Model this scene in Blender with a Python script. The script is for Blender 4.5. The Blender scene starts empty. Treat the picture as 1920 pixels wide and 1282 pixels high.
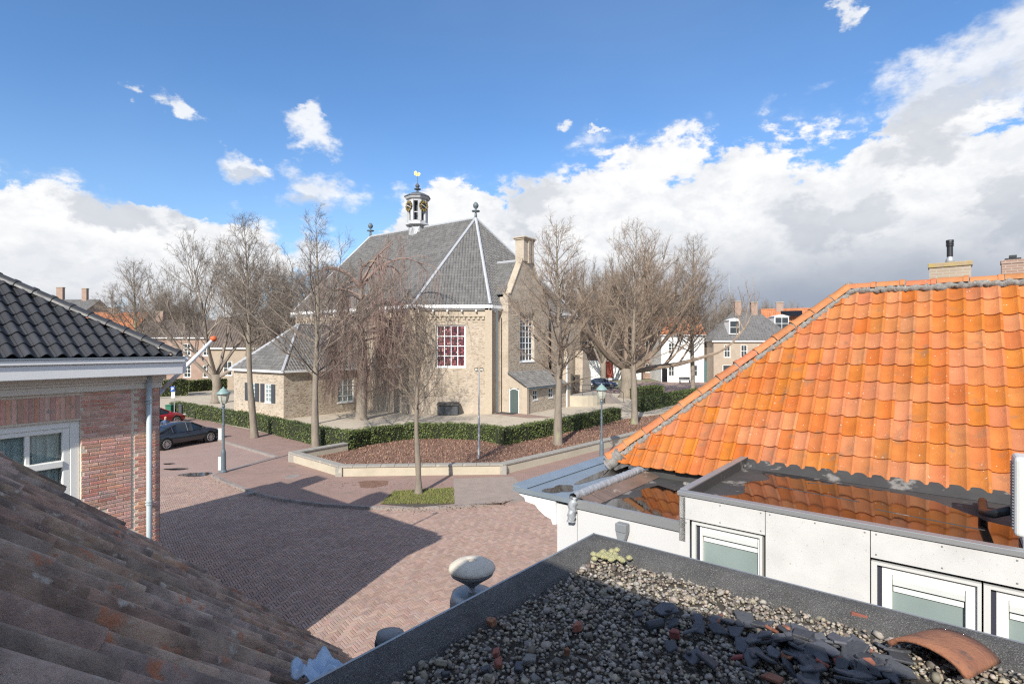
import bpy, bmesh, math, random
import numpy as np
from mathutils import Vector, Matrix
random.seed(7); rng = np.random.default_rng(7)
R = math.radians
scene = bpy.context.scene
COL = scene.collection
V = Vector

# ------------------------------------------------------------------ camera
F, U0, V0, H = 1000.0, 960.0, 650.0, 6.0       # pixels (1920 wide), horizon row, eye height
cam_d = bpy.data.cameras.new('camera'); cam = bpy.data.objects.new('camera', cam_d); COL.objects.link(cam)
cam_d.sensor_width = 36; cam_d.lens = F/1920*36; cam_d.shift_y = 9/1920
cam.location = (0, 0, H); cam.rotation_euler = (R(90), 0, 0)
cam_d.clip_start = 0.05; cam_d.clip_end = 4000
scene.camera = cam
scene.view_settings.view_transform = 'Standard'; scene.view_settings.look = 'None'
scene.view_settings.gamma = 1; scene.view_settings.use_curve_mapping = False
scene.view_settings.exposure = 0.95
scene.cycles.use_denoising = False
scene.render.filter_size = 1.25 if hasattr(scene.render, 'filter_size') else 1.5; scene.cycles.filter_width = 1.25
scene.cycles.max_bounces = 6
scene.cycles.sample_clamp_indirect = 6

def ray(u, v): return ((u-U0)/F, 1.0, -(v-V0)/F)
def G(u, v, z=0.0):                              # point on level z seen at a pixel
    t = (H-z)*F/(v-V0); return V(((u-U0)/F*t, t, z))
def AT(u, v, y):                                 # point at depth y
    return V(((u-U0)/F*y, y, H-(v-V0)/F*y))
E1 = V((-.773, .634, 0)); E2 = V((.634, .773, 0)); Z = V((0, 0, 1))
def L(a, b, z): return E1*a + E2*b + Z*z
def onE2(u, v, b):                               # point on the upright plane e2 = b
    r = V(ray(u, v)); t = b/(E2.dot(r)); p = r*t; return E1.dot(p), p.z+H

# ------------------------------------------------------------------ sun and sky
SUN_EL, SUN_AZ = R(33), R(198.5)                   # azimuth clockwise from +Y; behind the camera, to the left
to_sun = V((math.sin(SUN_AZ)*math.cos(SUN_EL), math.cos(SUN_AZ)*math.cos(SUN_EL), math.sin(SUN_EL)))
sl = bpy.data.lights.new('sun', 'SUN'); sl.energy = 3.3; sl.angle = R(.53); sl.color = (1, .945, .86)
so = bpy.data.objects.new('sun', sl); COL.objects.link(so); so.rotation_euler = (-to_sun).to_track_quat('-Z', 'Y').to_euler()
so.location = (0, -20, 60)

world = bpy.data.worlds.new('World'); scene.world = world; world.use_nodes = True
wt = world.node_tree; wt.nodes.clear()
def build_sky(nt):
    N, K = nt.nodes, nt.links
    def val(x): return x
    def m(op, a, b=None, c=None, clamp=False):
        n = N.new('ShaderNodeMath'); n.operation = op; n.use_clamp = clamp
        for i, x in enumerate((a, b, c)):
            if x is None: continue
            if isinstance(x, (int, float)): n.inputs[i].default_value = x
            else: K.new(x, n.inputs[i])
        return n.outputs[0]
    def sstep(x, lo, hi):
        n = N.new('ShaderNodeMapRange'); n.interpolation_type = 'SMOOTHSTEP'
        K.new(x, n.inputs[0]); n.inputs[1].default_value = lo; n.inputs[2].default_value = hi
        return n.outputs[0]
    def mix(f, a, b):
        n = N.new('ShaderNodeMix'); n.data_type = 'RGBA'
        for i, x in ((0, f), (6, a), (7, b)):
            if isinstance(x, (int, float)): n.inputs[i].default_value = x
            elif isinstance(x, tuple): n.inputs[i].default_value = (*x, 1)
            else: K.new(x, n.inputs[i])
        return n.outputs[2]
    tc = N.new('ShaderNodeTexCoord'); d = tc.outputs['Generated']
    sep = N.new('ShaderNodeSeparateXYZ'); K.new(d, sep.inputs[0])
    x, y, z = sep.outputs
    az = m('ARCTAN2', x, y); el = m('ARCSINE', z)
    def noise(scale, detail, rough, off=(0, 0, 0), stretch=(1, 1, 1.6), dist=0.0):
        mp = N.new('ShaderNodeMapping'); K.new(d, mp.inputs[0])
        mp.inputs['Location'].default_value = off; mp.inputs['Scale'].default_value = stretch
        n = N.new('ShaderNodeTexNoise'); K.new(mp.outputs[0], n.inputs['Vector'])
        n.inputs['Scale'].default_value = scale; n.inputs['Detail'].default_value = detail
        n.inputs['Roughness'].default_value = rough; n.inputs['Distortion'].default_value = dist
        return n.outputs[0]
    nb = noise(9, 9, .6, dist=.3); nb2 = noise(9, 9, .6, off=(0.012, 0, -0.045), dist=.3)
    nl = noise(2.3, 3, .5, off=(3, 1, 5)); nf = noise(30, 5, .6, off=(1, 2, 3))
    azw = m('ADD', az, m('ADD', m('MULTIPLY', m('SUBTRACT', noise(13, 6, .62, off=(5, 3, 1)), .5), .13), m('MULTIPLY', m('SUBTRACT', noise(45, 4, .6, off=(2, 8, 1)), .5), .03)))
    elw = m('ADD', el, m('ADD', m('MULTIPLY', m('SUBTRACT', noise(13, 6, .62, off=(9, 4, 2)), .5), .10), m('MULTIPLY', m('SUBTRACT', noise(45, 4, .6, off=(4, 1, 6)), .5), .03)))
    def ell(u, v, ru, rv, tilt=0):
        ax = (u-960)/1000; a0 = math.atan(ax); ce = math.cos(a0); e0 = math.atan((650-v)/1000*ce)
        ra, re = ru/1000*ce*ce, rv/1000*ce
        da = m('SUBTRACT', azw, a0); de = m('SUBTRACT', elw, e0)
        c, s = math.cos(tilt), math.sin(tilt)
        p = m('ADD', m('MULTIPLY', da, c/ra), m('MULTIPLY', de, s/ra))
        q = m('ADD', m('MULTIPLY', da, -s/re), m('MULTIPLY', de, c/re))
        return m('SUBTRACT', 1.0, m('SQRT', m('ADD', m('MULTIPLY', p, p), m('MULTIPLY', q, q))))
    def union(lst, gain=None):
        out = None
        for e in lst:
            k = ell(*e[:5]) if len(e) > 4 else ell(*e)
            out = k if out is None else m('MAXIMUM', out, k)
        return out
    big = [(1330, 560, 520, 315), (1000, 540, 300, 205), (1760, 430, 430, 225), (20, 490, 290, 170), (340, 490, 240, 105), (860, 450, 150, 110), (2200, 420, 500, 250), (-350, 480, 450, 190)]
    puffs = [(615, 357, 84, 46, 0), (470, 325, 66, 28, -.25), (600, 262, 56, 36, -.5), (586, 215, 24, 36, .2),
             (340, 205, 52, 20, -.8), (255, 166, 34, 17, 0), (1580, 28, 30, 22, .6), (590, 470, 60, 44, 0),
             (1790, 140, 200, 95, .42), (1960, 60, 240, 110, .4), (1800, 232, 210, 55, .12),
             (455, 440, 80, 50, 0), (1065, 240, 22, 14, 0), (1125, 244, 14, 8, 0)]
    Db = m('MULTIPLY', union(big), 3.0)
    Dp = m('SUBTRACT', m('MULTIPLY', union(puffs), 1.55), .10)
    # the same kind of cloud bank goes on all round the horizon, scattered cumulus above it
    Dh = m('DIVIDE', m('SUBTRACT', m('ADD', .02, m('MULTIPLY', m('SUBTRACT', nl, .30), .55)), el), .09)
    Dh = m('MINIMUM', Dh, 1.2)
    Dh = m('MAXIMUM', Dh, m('MULTIPLY', m('SUBTRACT', noise(3.1, 3, .5, off=(7, 2, 9), stretch=(1, 1, 1)), .47), 7.0)); Dh = m('MINIMUM', Dh, 1.2)
    behind = m('MAXIMUM', sstep(m('ABSOLUTE', az), .95, 1.3), sstep(el, .62, .8))
    Dh = m('SUBTRACT', m('MULTIPLY', m('ADD', Dh, 1.0), behind), 1.0)
    low = m('MULTIPLY', m('SUBTRACT', .085, el), 22)
    D = m('MAXIMUM', m('MAXIMUM', Db, Dp), m('MAXIMUM', Dh, low))
    dens = m('ADD', m('MINIMUM', D, 1.4), m('ADD', m('MULTIPLY', m('SUBTRACT', nb, .5), 3.1), m('MULTIPLY', m('SUBTRACT', nf, .5), 1.2)))
    hard = sstep(Db, -.3, .3); mask = sstep(dens, -.15, 1.0); mask2 = sstep(dens, .12, .50); mask = m('ADD', m('MULTIPLY', mask, m('SUBTRACT', 1.0, hard)), m('MULTIPLY', mask2, hard))
    mask = m('MULTIPLY', mask, m('ADD', .86, m('MULTIPLY', hard, .14)))
    # cloud shading: lumps lit from above and behind, grey flat bases, rain-grey air low down
    lump = m('ADD', m('MULTIPLY', sstep(m('SUBTRACT', nb2, nb), -.13, .15), .75), m('MULTIPLY', sstep(nf, .66, .36), 0.0)); lump = m('ADD', lump, m('MULTIPLY', sstep(m('SUBTRACT', noise(30, 5, .6, off=(1.006, 2, 2.975)), nf), -.12, .14), .3))
    greys = [(970, 388, 95, 50, 0), (1500, 398, 105, 48, 0), (1590, 420, 160, 70, 0), (1890, 380, 110, 90, 0), (205, 398, 90, 26, 0), (1780, 262, 260, 48, .14), (610, 392, 85, 20, 0), (350, 402, 45, 24, 0), (1760, 205, 190, 36, .3), (480, 342, 60, 12, -.2)]
    gp = sstep(m('ADD', m('MULTIPLY', union(greys), 1.3), m('ADD', m('MULTIPLY', m('SUBTRACT', nb, .5), 5.5), m('MULTIPLY', m('SUBTRACT', nf, .5), 1.2))), -.05, .95)
    lowr = m('SUBTRACT', 1.0, sstep(m('ADD', el, m('MULTIPLY', m('SUBTRACT', nl, .5), .14)), .06, .21))
    side = sstep(az, .10, .40)
    lowl = m('MULTIPLY', m('SUBTRACT', 1.0, sstep(m('ADD', el, m('MULTIPLY', m('SUBTRACT', nl, .5), .12)), .02, .13)), m('SUBTRACT', 1.0, sstep(az, -.62, -.40)))
    rain = m('MAXIMUM', m('MULTIPLY', lowr, m('ADD', .18, m('MULTIPLY', side, .82))), lowl)
    white = (5.9, 5.9, 5.9); grey = (3.7, 3.95, 4.35); dgrey = (1.85, 2.15, 2.7)
    c1 = mix(m('MULTIPLY', lump, .52), white, grey)
    c2 = mix(m('MULTIPLY', gp, .66), c1, (3.1, 3.35, 3.75))
    c3 = mix(m('MULTIPLY', rain, .94), c2, dgrey)
    sky = N.new('ShaderNodeTexSky'); sky.sky_type = 'NISHITA'; sky.sun_disc = False
    sky.sun_elevation = SUN_EL; sky.sun_rotation = SUN_AZ; sky.air_density = 1.0; sky.dust_density = .6; sky.ozone_density = 2.2
    hs = N.new('ShaderNodeHueSaturation'); hs.inputs['Saturation'].default_value = 1.0; hs.inputs['Value'].default_value = 1.12
    tint = N.new('ShaderNodeMix'); tint.data_type = 'RGBA'; tint.blend_type = 'MULTIPLY'; tint.inputs[0].default_value = 1; K.new(sky.outputs[0], tint.inputs[6]); tint.inputs[7].default_value = (.56, .77, .96, 1)
    K.new(tint.outputs[2], hs.inputs['Color'])
    veil = m('ADD', m('MULTIPLY', sstep(nl, .4, .75), .05), m('MULTIPLY', m('SUBTRACT', 1.0, sstep(el, .05, .42)), .22))
    skyc = mix(veil, hs.outputs[0], (4.0, 4.9, 5.8))
    col = mix(mask, skyc, c3)
    bg = N.new('ShaderNodeBackground'); bg.inputs[1].default_value = .092; K.new(col, bg.inputs[0])
    out = N.new('ShaderNodeOutputWorld'); K.new(bg.outputs[0], out.inputs[0])
build_sky(wt)
world.cycles.sampling_method = 'MANUAL'; world.cycles.sample_map_resolution = 512

# ------------------------------------------------------------------ materials
MATS = {}
def M(name, c1, c2=None, scale=4, detail=6, rough=.8, bump=0, bscale=None, orand=0, arand=0, hue=0,
      spots=None, spots2=None, metal=0, spec=.5, stretch=(1, 1, 1), mid=.5, wid=.25, brick=None, coat=0, sat=0, trans=0):
    """procedural material; world-position noise so that no two copies look alike.
    spots = (colour, scale, threshold, softness); brick = (w, h, mortar, mortar colour, c_alt)"""
    m = bpy.data.materials.new(name); m.use_nodes = True; MATS[name] = m
    nt = m.node_tree; N, K = nt.nodes, nt.links
    b = N['Principled BSDF']; b.inputs['Roughness'].default_value = rough; b.inputs['Metallic'].default_value = metal
    b.inputs['Specular IOR Level'].default_value = spec; b.inputs['Coat Weight'].default_value = coat
    geo = N.new('ShaderNodeNewGeometry')
    mp = N.new('ShaderNodeMapping'); K.new(geo.outputs['Position'], mp.inputs[0]); mp.inputs['Scale'].default_value = stretch
    def noise(s, d=detail, r=.55):
        n = N.new('ShaderNodeTexNoise'); K.new(mp.outputs[0], n.inputs['Vector']); n.inputs['Scale'].default_value = s
        n.inputs['Detail'].default_value = d; n.inputs['Roughness'].default_value = r; return n.outputs[0]
    def rng_(x, lo, hi, a=0., b_=1.):
        n = N.new('ShaderNodeMapRange'); K.new(x, n.inputs[0]); n.inputs[1].default_value = lo; n.inputs[2].default_value = hi
        n.inputs[3].default_value = a; n.inputs[4].default_value = b_; return n.outputs[0]
    def mix(f, a, c, blend='MIX'):
        n = N.new('ShaderNodeMix'); n.data_type = 'RGBA'; n.blend_type = blend
        for i, x in ((0, f), (6, a), (7, c)):
            if isinstance(x, (int, float)): n.inputs[i].default_value = x
            elif isinstance(x, tuple): n.inputs[i].default_value = (*x, 1)
            else: K.new(x, n.inputs[i])
        return n.outputs[2]
    if c2 is None: c2 = tuple(x*.82 for x in c1)
    n0 = noise(scale)
    col = mix(rng_(n0, mid-wid, mid+wid), c1, c2)
    if brick:
        w, h, mo, mc, ca = brick
        uv = N.new('ShaderNodeUVMap')
        bt = N.new('ShaderNodeTexBrick'); K.new(uv.outputs[0], bt.inputs['Vector'])
        bt.inputs['Scale'].default_value = 1; bt.inputs['Brick Width'].default_value = w; bt.inputs['Row Height'].default_value = h
        bt.inputs['Mortar Size'].default_value = mo; bt.inputs['Mortar'].default_value = (*mc, 1); bt.inputs['Bias'].default_value = 0
        K.new(col, bt.inputs['Color1']); bt.inputs['Color2'].default_value = (*ca, 1)
        col = bt.outputs['Color']
        col = mix(rng_(noise(1.1, 5), .35, .7, 0, .35), col, tuple(x*.75 for x in c2))
    if orand or arand:
        if orand:
            oi = N.new('ShaderNodeObjectInfo'); rr = oi.outputs['Random']; amp = orand
        else:
            at = N.new('ShaderNodeAttribute'); at.attribute_name = 'rnd'; rr = at.outputs['Fac']; amp = arand
        hs = N.new('ShaderNodeHueSaturation'); K.new(col, hs.inputs['Color'])
        K.new(rng_(rr, 0, 1, 1-amp, 1+amp), hs.inputs['Value'])
        wn = N.new('ShaderNodeTexWhiteNoise'); wn.noise_dimensions = '1D'; K.new(rr, wn.inputs['W'])
        K.new(rng_(wn.outputs['Value'], 0, 1, .5-hue, .5+hue), hs.inputs['Hue'])
        if sat:
            wn2 = N.new('ShaderNodeTexWhiteNoise'); wn2.noise_dimensions = '2D'; K.new(wn.outputs['Color'], wn2.inputs['Vector'])
            K.new(rng_(wn2.outputs['Value'], 0, 1, 1-sat, 1+sat*.5), hs.inputs['Saturation'])
        col = hs.outputs[0]
    for sp in (spots, spots2):
        if sp:
            c, s, th, so_ = sp
            col = mix(rng_(noise(s, 4, .65), th, th+so_), col, c)
    K.new(col, b.inputs['Base Color'])
    rn = rng_(n0, .3, .7, max(.02, rough-.07), min(1, rough+.07)); K.new(rn, b.inputs['Roughness'])
    if bump:
        bp = N.new('ShaderNodeBump'); bp.inputs['Strength'].default_value = bump; bp.inputs['Distance'].default_value = .02
        K.new(noise(bscale or scale*4, 6, .65), bp.inputs['Height']); K.new(bp.outputs[0], b.inputs['Normal'])
    return m

M('orange_tile', (.48, .160, .042), (.38, .115, .031), 5, detail=9, rough=.88, spec=.25, bump=.5, bscale=45, orand=.12, hue=.006, sat=.10,
  spots2=((.60, .52, .40), 24, .675, .02), spots=((.23, .12, .065), 4.5, .56, .22))
M('ridge_orange', (.46, .175, .062), (.38, .13, .045), 9, rough=.7, bump=.15, bscale=50, orand=.16, hue=.012,
  spots=((.42, .36, .28), 14, .70, .06))
M('mortar_grey', (.33, .31, .28), (.16, .15, .14), 22, rough=.95, bump=.9, bscale=70, spots=((.5, .49, .45), 12, .62, .08))
M('black_tile', (.045, .046, .050), (.03, .031, .034), 6, rough=.45, spec=.35, bump=.05, bscale=60, orand=.15, spots=((.55, .55, .53), 17, .735, .02))
M('old_tile', (.43, .30, .22), (.16, .115, .09), 7, detail=12, wid=.14, rough=.95, bump=1.0, bscale=35, orand=.22, hue=.012, sat=.3,
  spots=((.42, .18, .10), 5.5, .61, .07), spots2=((.44, .40, .34), 16, .60, .10))
M('old_tile_base', (.06, .05, .045), rough=.95)
M('wall_brick_piece', (.66, .36, .27), (.52, .27, .205), 12, rough=.9, bump=.35, bscale=60, orand=.20, hue=.014, sat=.25,
  spots=((.30, .26, .23), 9, .60, .1))
M('wall_mortar', (.72, .63, .50), (.58, .51, .42), 15, rough=.95, bump=.5)
M('dark_brick', (.20, .085, .07), (.13, .06, .055), 6, rough=.9, bump=.3, brick=(.2, .0525, .008, (.26, .22, .19), (.15, .075, .065)))
M('cream_paint', (.72, .68, .60), (.68, .63, .56), 2, rough=.5, bump=.04)
M('white_paint', (.80, .80, .78), (.74, .74, .73), 2, rough=.45, bump=.03)
M('window_white', (.80, .79, .74), (.76, .75, .70), 3, rough=.4)
M('pale_blue_pipe', (.44, .50, .51), (.38, .44, .46), 4, rough=.45)
M('glass', (.045, .052, .058), (.03, .036, .04), 2, rough=.06, spec=.8)
M('glass_near', (.10, .13, .13), (.07, .09, .095), 1.2, rough=.05, spec=.9)
M('curtain', (.80, .84, .82), (.62, .66, .65), 2, rough=.9, stretch=(12, 12, .2))
M('zinc', (.36, .42, .46), (.28, .33, .37), 3, rough=.42, metal=.55, bump=.06, spots=((.5, .53, .55), 2.5, .62, .1))
M('lead', (.46, .48, .50), (.32, .34, .36), 9, rough=.55, metal=.35, bump=.6, bscale=25)
M('aluminium_trim', (.42, .43, .43), (.33, .34, .34), 5, rough=.45, metal=.6)
M('bitumen', (.060, .058, .055), (.035, .034, .033), 3, rough=.75, bump=.25, bscale=90, spots=((.20, .185, .165), 2.2, .58, .06))
M('water', (.012, .010, .009), (.012, .010, .009), 2, rough=.02, spec=1.0)
M('fibre_panel', (.57, .565, .55), (.47, .465, .45), 3.0, detail=9, rough=.85, bump=.1, bscale=80, spots=((.27, .265, .25), 52, .665, .02), spots2=((.35, .34, .32), 20, .68, .03))
M('white_panel', (.56, .56, .555), (.53, .53, .525), 1.5, rough=.5)
M('frosted', (.27, .33, .315), (.20, .25, .24), 1.5, rough=.14, spec=.8)
M('blind', (.66, .68, .66), (.60, .62, .6), 3, rough=.6)
M('dark_frame', (.035, .037, .055), rough=.5)
M('felt', (.15, .146, .14), (.075, .073, .07), 9, detail=10, rough=.95, bump=1.0, bscale=200, spots=((.30, .295, .28), 210, .54, .08), spots2=((.46, .30, .04), 2.6, .73, .02))
M('pebble', (.34, .285, .215), (.15, .13, .108), 30, rough=.75, arand=.6, hue=.03, sat=.6, bump=.2, bscale=120, spots=((.50, .46, .39), 16, .68, .04))
M('bed_dirt', (.11, .09, .068), (.06, .05, .04), 60, rough=1, bump=.8)
M('slate', (.075, .078, .088), (.05, .052, .06), 14, rough=.6, orand=.4, bump=.4, bscale=40)
M('terracotta', (.34, .125, .075), (.20, .07, .05), 6, rough=.85, bump=.5, bscale=40, orand=.25, hue=.02, spots=((.10, .07, .06), 9, .60, .1))
M('street_bed', (.05, .045, .045), rough=1)
M('paver', (.395, .270, .215), (.325, .220, .178), .7, detail=8, rough=.88, bump=.15, bscale=70, arand=.16, hue=.012, sat=.2, spots=((.27, .185, .155), .9, .60, .14), spots2=((.22, .14, .09), .45, .70, .08))
M('paver_single', (.40, .275, .222), (.33, .225, .185), .7, detail=8, rough=.88, bump=.15, bscale=70, orand=.16, hue=.012, sat=.2, spots=((.26, .19, .17), 1.1, .62, .1))
M('street_far', (.40, .275, .222), (.31, .21, .175), .8, rough=.9, brick=(.2, .1, .008, (.17, .13, .12), (.37, .26, .225)), bump=.1)
M('pavement_brick', (.34, .22, .175), (.25, .165, .135), .9, detail=8, rough=.92, brick=(.21, .1, .007, (.18, .13, .11), (.33, .215, .18)), bump=.15, spots=((.19, .15, .12), .8, .60, .12))
M('worn_paving', (.33, .26, .22), (.25, .20, .17), 2.5, detail=9, rough=.95, bump=.4, bscale=30)
M('kerb_stone', (.30, .26, .235), (.20, .175, .16), 2, rough=.9, bump=.3)
M('granite', (.34, .315, .275), (.25, .235, .205), 18, rough=.85, bump=.3, bscale=90, spots=((.44, .41, .33), 3, .6, .1))
M('planter_brick', (.52, .45, .33), (.42, .36, .265), 4, rough=.9, brick=(.21, .06, .008, (.45, .42, .35), (.48, .42, .31)), bump=.2)
M('yard_sand', (.50, .43, .335), (.40, .345, .27), 1.3, detail=9, rough=1, bump=.5, bscale=25, spots=((.32, .27, .20), .7, .58, .15))
M('earth_far', (.22, .20, .13), (.15, .15, .085), .05, rough=1)
M('bed_mulch', (.22, .115, .075), (.14, .08, .055), 5, rough=1, bump=1, bscale=20)
M('bed_plant', (.34, .205, .14), (.20, .115, .08), 3, rough=.95, arand=.35, hue=.015)
M('grass_blade', (.17, .20, .045), (.24, .23, .07), 2, rough=.9, arand=.3, hue=.02)
M('hedge_leaf', (.075, .108, .022), (.12, .145, .034), 1.4, rough=.55, arand=.35, hue=.02, spots=((.17, .18, .05), 1.3, .62, .1))
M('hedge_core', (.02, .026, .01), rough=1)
M('bark', (.27, .225, .175), (.17, .145, .115), 7, rough=.95, bump=.8, bscale=20, stretch=(1, 1, .3), spots=((.25, .26, .14), 1.8, .60, .1))
M('twig_brown', (.27, .205, .15), (.165, .125, .095), 2, rough=.95, arand=.5)
M('twig_grey', (.25, .205, .165), (.155, .13, .105), 2, rough=.95, arand=.5)
M('twig_weep', (.27, .185, .155), (.18, .125, .105), 1, rough=.95, arand=.45, spots=((.34, .27, .16), .8, .62, .06))
M('church_brick', (.47, .395, .305), (.29, .235, .175), 7, detail=9, rough=.95, wid=.10, brick=(.21, .062, .012, (.52, .46, .38), (.44, .355, .265)), bump=1.0, bscale=9, spots=((.30, .24, .175), .8, .60, .14), spots2=((.60, .52, .43), 1.6, .63, .12))
M('church_trim', (.46, .39, .30), (.38, .315, .235), 6, rough=.95, bump=.2)
M('church_roof', (.165, .16, .152), (.11, .106, .102), 1.5, detail=8, rough=.7, arand=.22, hue=.01, spots=((.20, .185, .155), 2.5, .6, .12))
M('roof_lead', (.50, .51, .53), (.40, .41, .43), 3, rough=.55, metal=.2, bump=.1)
M('turret_paint', (.50, .50, .50), (.40, .41, .42), 3, rough=.6)
M('turret_dark', (.10, .11, .125), rough=.6)
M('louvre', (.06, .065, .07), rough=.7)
M('gold', (.62, .40, .10), rough=.35, metal=.7)
M('black_paint', (.02, .02, .022), rough=.45)
M('green_door', (.085, .115, .11), (.07, .095, .09), 4, rough=.55)
M('anthracite_shutter', (.055, .06, .07), rough=.6)
M('lamp_green', (.24, .34, .32), (.19, .28, .26), 5, rough=.45)
M('lamp_post', (.12, .15, .17), (.09, .12, .135), 4, rough=.5)
M('lamp_glass', (.52, .50, .42), rough=.25, spec=.6)
M('galvanised', (.45, .46, .47), (.36, .37, .38), 4, rough=.5, metal=.4)
M('car_dark', (.022, .024, .032), (.02, .022, .03), 1, rough=.22, coat=1)
M('car_black', (.010, .010, .012), rough=.2, coat=1)
M('car_red', (.36, .012, .02), rough=.25, coat=1)
M('car_blue', (.03, .05, .12), rough=.25, coat=1)
M('car_glass', (.02, .026, .03), rough=.04, spec=1)
M('tyre', (.015, .015, .015), rough=.9)
M('rim', (.55, .55, .56), rough=.3, metal=.8)
M('head_lamp', (.7, .72, .75), rough=.15)
M('tail_lamp', (.3, .01, .01), rough=.2)
M('bin_green', (.025, .15, .085), (.02, .12, .07), 4, rough=.5)
M('sign_blue', (.02, .09, .42), rough=.4)
M('skin', (.55, .33, .24), rough=.6)
M('jacket', (.10, .15, .26), (.07, .11, .2), 9, rough=.9)
M('trousers', (.045, .05, .065), rough=.9)
M('orange_ball', (.62, .13, .04), rough=.5)
M('rail_metal', (.04, .045, .05), rough=.5)
M('far_brick', (.36, .225, .165), (.27, .165, .125), 2, rough=.95, brick=(.22, .065, .01, (.38, .32, .27), (.31, .19, .14)))
M('far_brick_yellow', (.42, .33, .245), (.34, .26, .19), 2, rough=.95, brick=(.22, .065, .01, (.4, .36, .3), (.36, .28, .2)))
M('far_orange', (.50, .20, .085), (.38, .145, .07), 1.2, rough=.85, arand=.2)
M('far_brown_roof', (.145, .115, .095), (.10, .08, .07), 1.2, rough=.85, arand=.22)
M('far_grey_roof', (.155, .15, .145), (.115, .112, .11), 1.2, rough=.8, arand=.2)
M('far_white', (.78, .78, .76), (.70, .70, .69), 1, rough=.7)
M('teal_paint', (.06, .17, .18), rough=.6)
M('red_shutter', (.35, .07, .04), rough=.6)
M('solar', (.008, .009, .013), rough=.15)
M('cloth_blue', (.48, .60, .72), (.36, .48, .62), 12, rough=.9)
M('cap_white', (.68, .62, .51), (.55, .49, .40), 10, rough=.85, bump=.3, spots=((.25, .22, .17), 12, .62, .08))
M('plastic_grey', (.23, .245, .25), (.18, .19, .2), 6, rough=.5)
M('plastic_light', (.58, .58, .56), (.52, .52, .5), 4, rough=.5)
M('lichen', (.50, .47, .26), (.36, .35, .18), 40, rough=1, bump=1, bscale=90)
def stained():
    m = bpy.data.materials.new('stained_glass'); m.use_nodes = True; N, K = m.node_tree.nodes, m.node_tree.links; MATS['stained_glass'] = m
    b = N['Principled BSDF']; b.inputs['Roughness'].default_value = .25
    uv = N.new('ShaderNodeUVMap'); sn = N.new('ShaderNodeVectorMath'); sn.operation = 'SNAP'; sn.inputs[1].default_value = (.155, .155, .155)
    K.new(uv.outputs[0], sn.inputs[0]); wn = N.new('ShaderNodeTexWhiteNoise'); K.new(sn.outputs[0], wn.inputs[0])
    cr = N.new('ShaderNodeValToRGB'); K.new(wn.outputs['Value'], cr.inputs[0]); cr.color_ramp.interpolation = 'CONSTANT'
    el = cr.color_ramp.elements; el[0].color = (.05, .025, .035, 1); el[1].position = .9; el[1].color = (.48, .25, .24, 1)
    for p, c in ((.25, (.13, .03, .045)), (.5, (.19, .055, .065)), (.68, (.09, .045, .055)), (.8, (.30, .10, .10))):
        e = el.new(p); e.color = (*c, 1)
    bt = N.new('ShaderNodeTexBrick'); K.new(uv.outputs[0], bt.inputs['Vector']); bt.offset = 0; bt.inputs['Scale'].default_value = 1
    bt.inputs['Brick Width'].default_value = .155; bt.inputs['Row Height'].default_value = .155; bt.inputs['Mortar Size'].default_value = .008
    bt.inputs['Mortar'].default_value = (.02, .02, .02, 1); K.new(cr.outputs[0], bt.inputs['Color1']); K.new(cr.outputs[0], bt.inputs['Color2'])
    K.new(bt.outputs[0], b.inputs['Base Color'])
stained()

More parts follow.
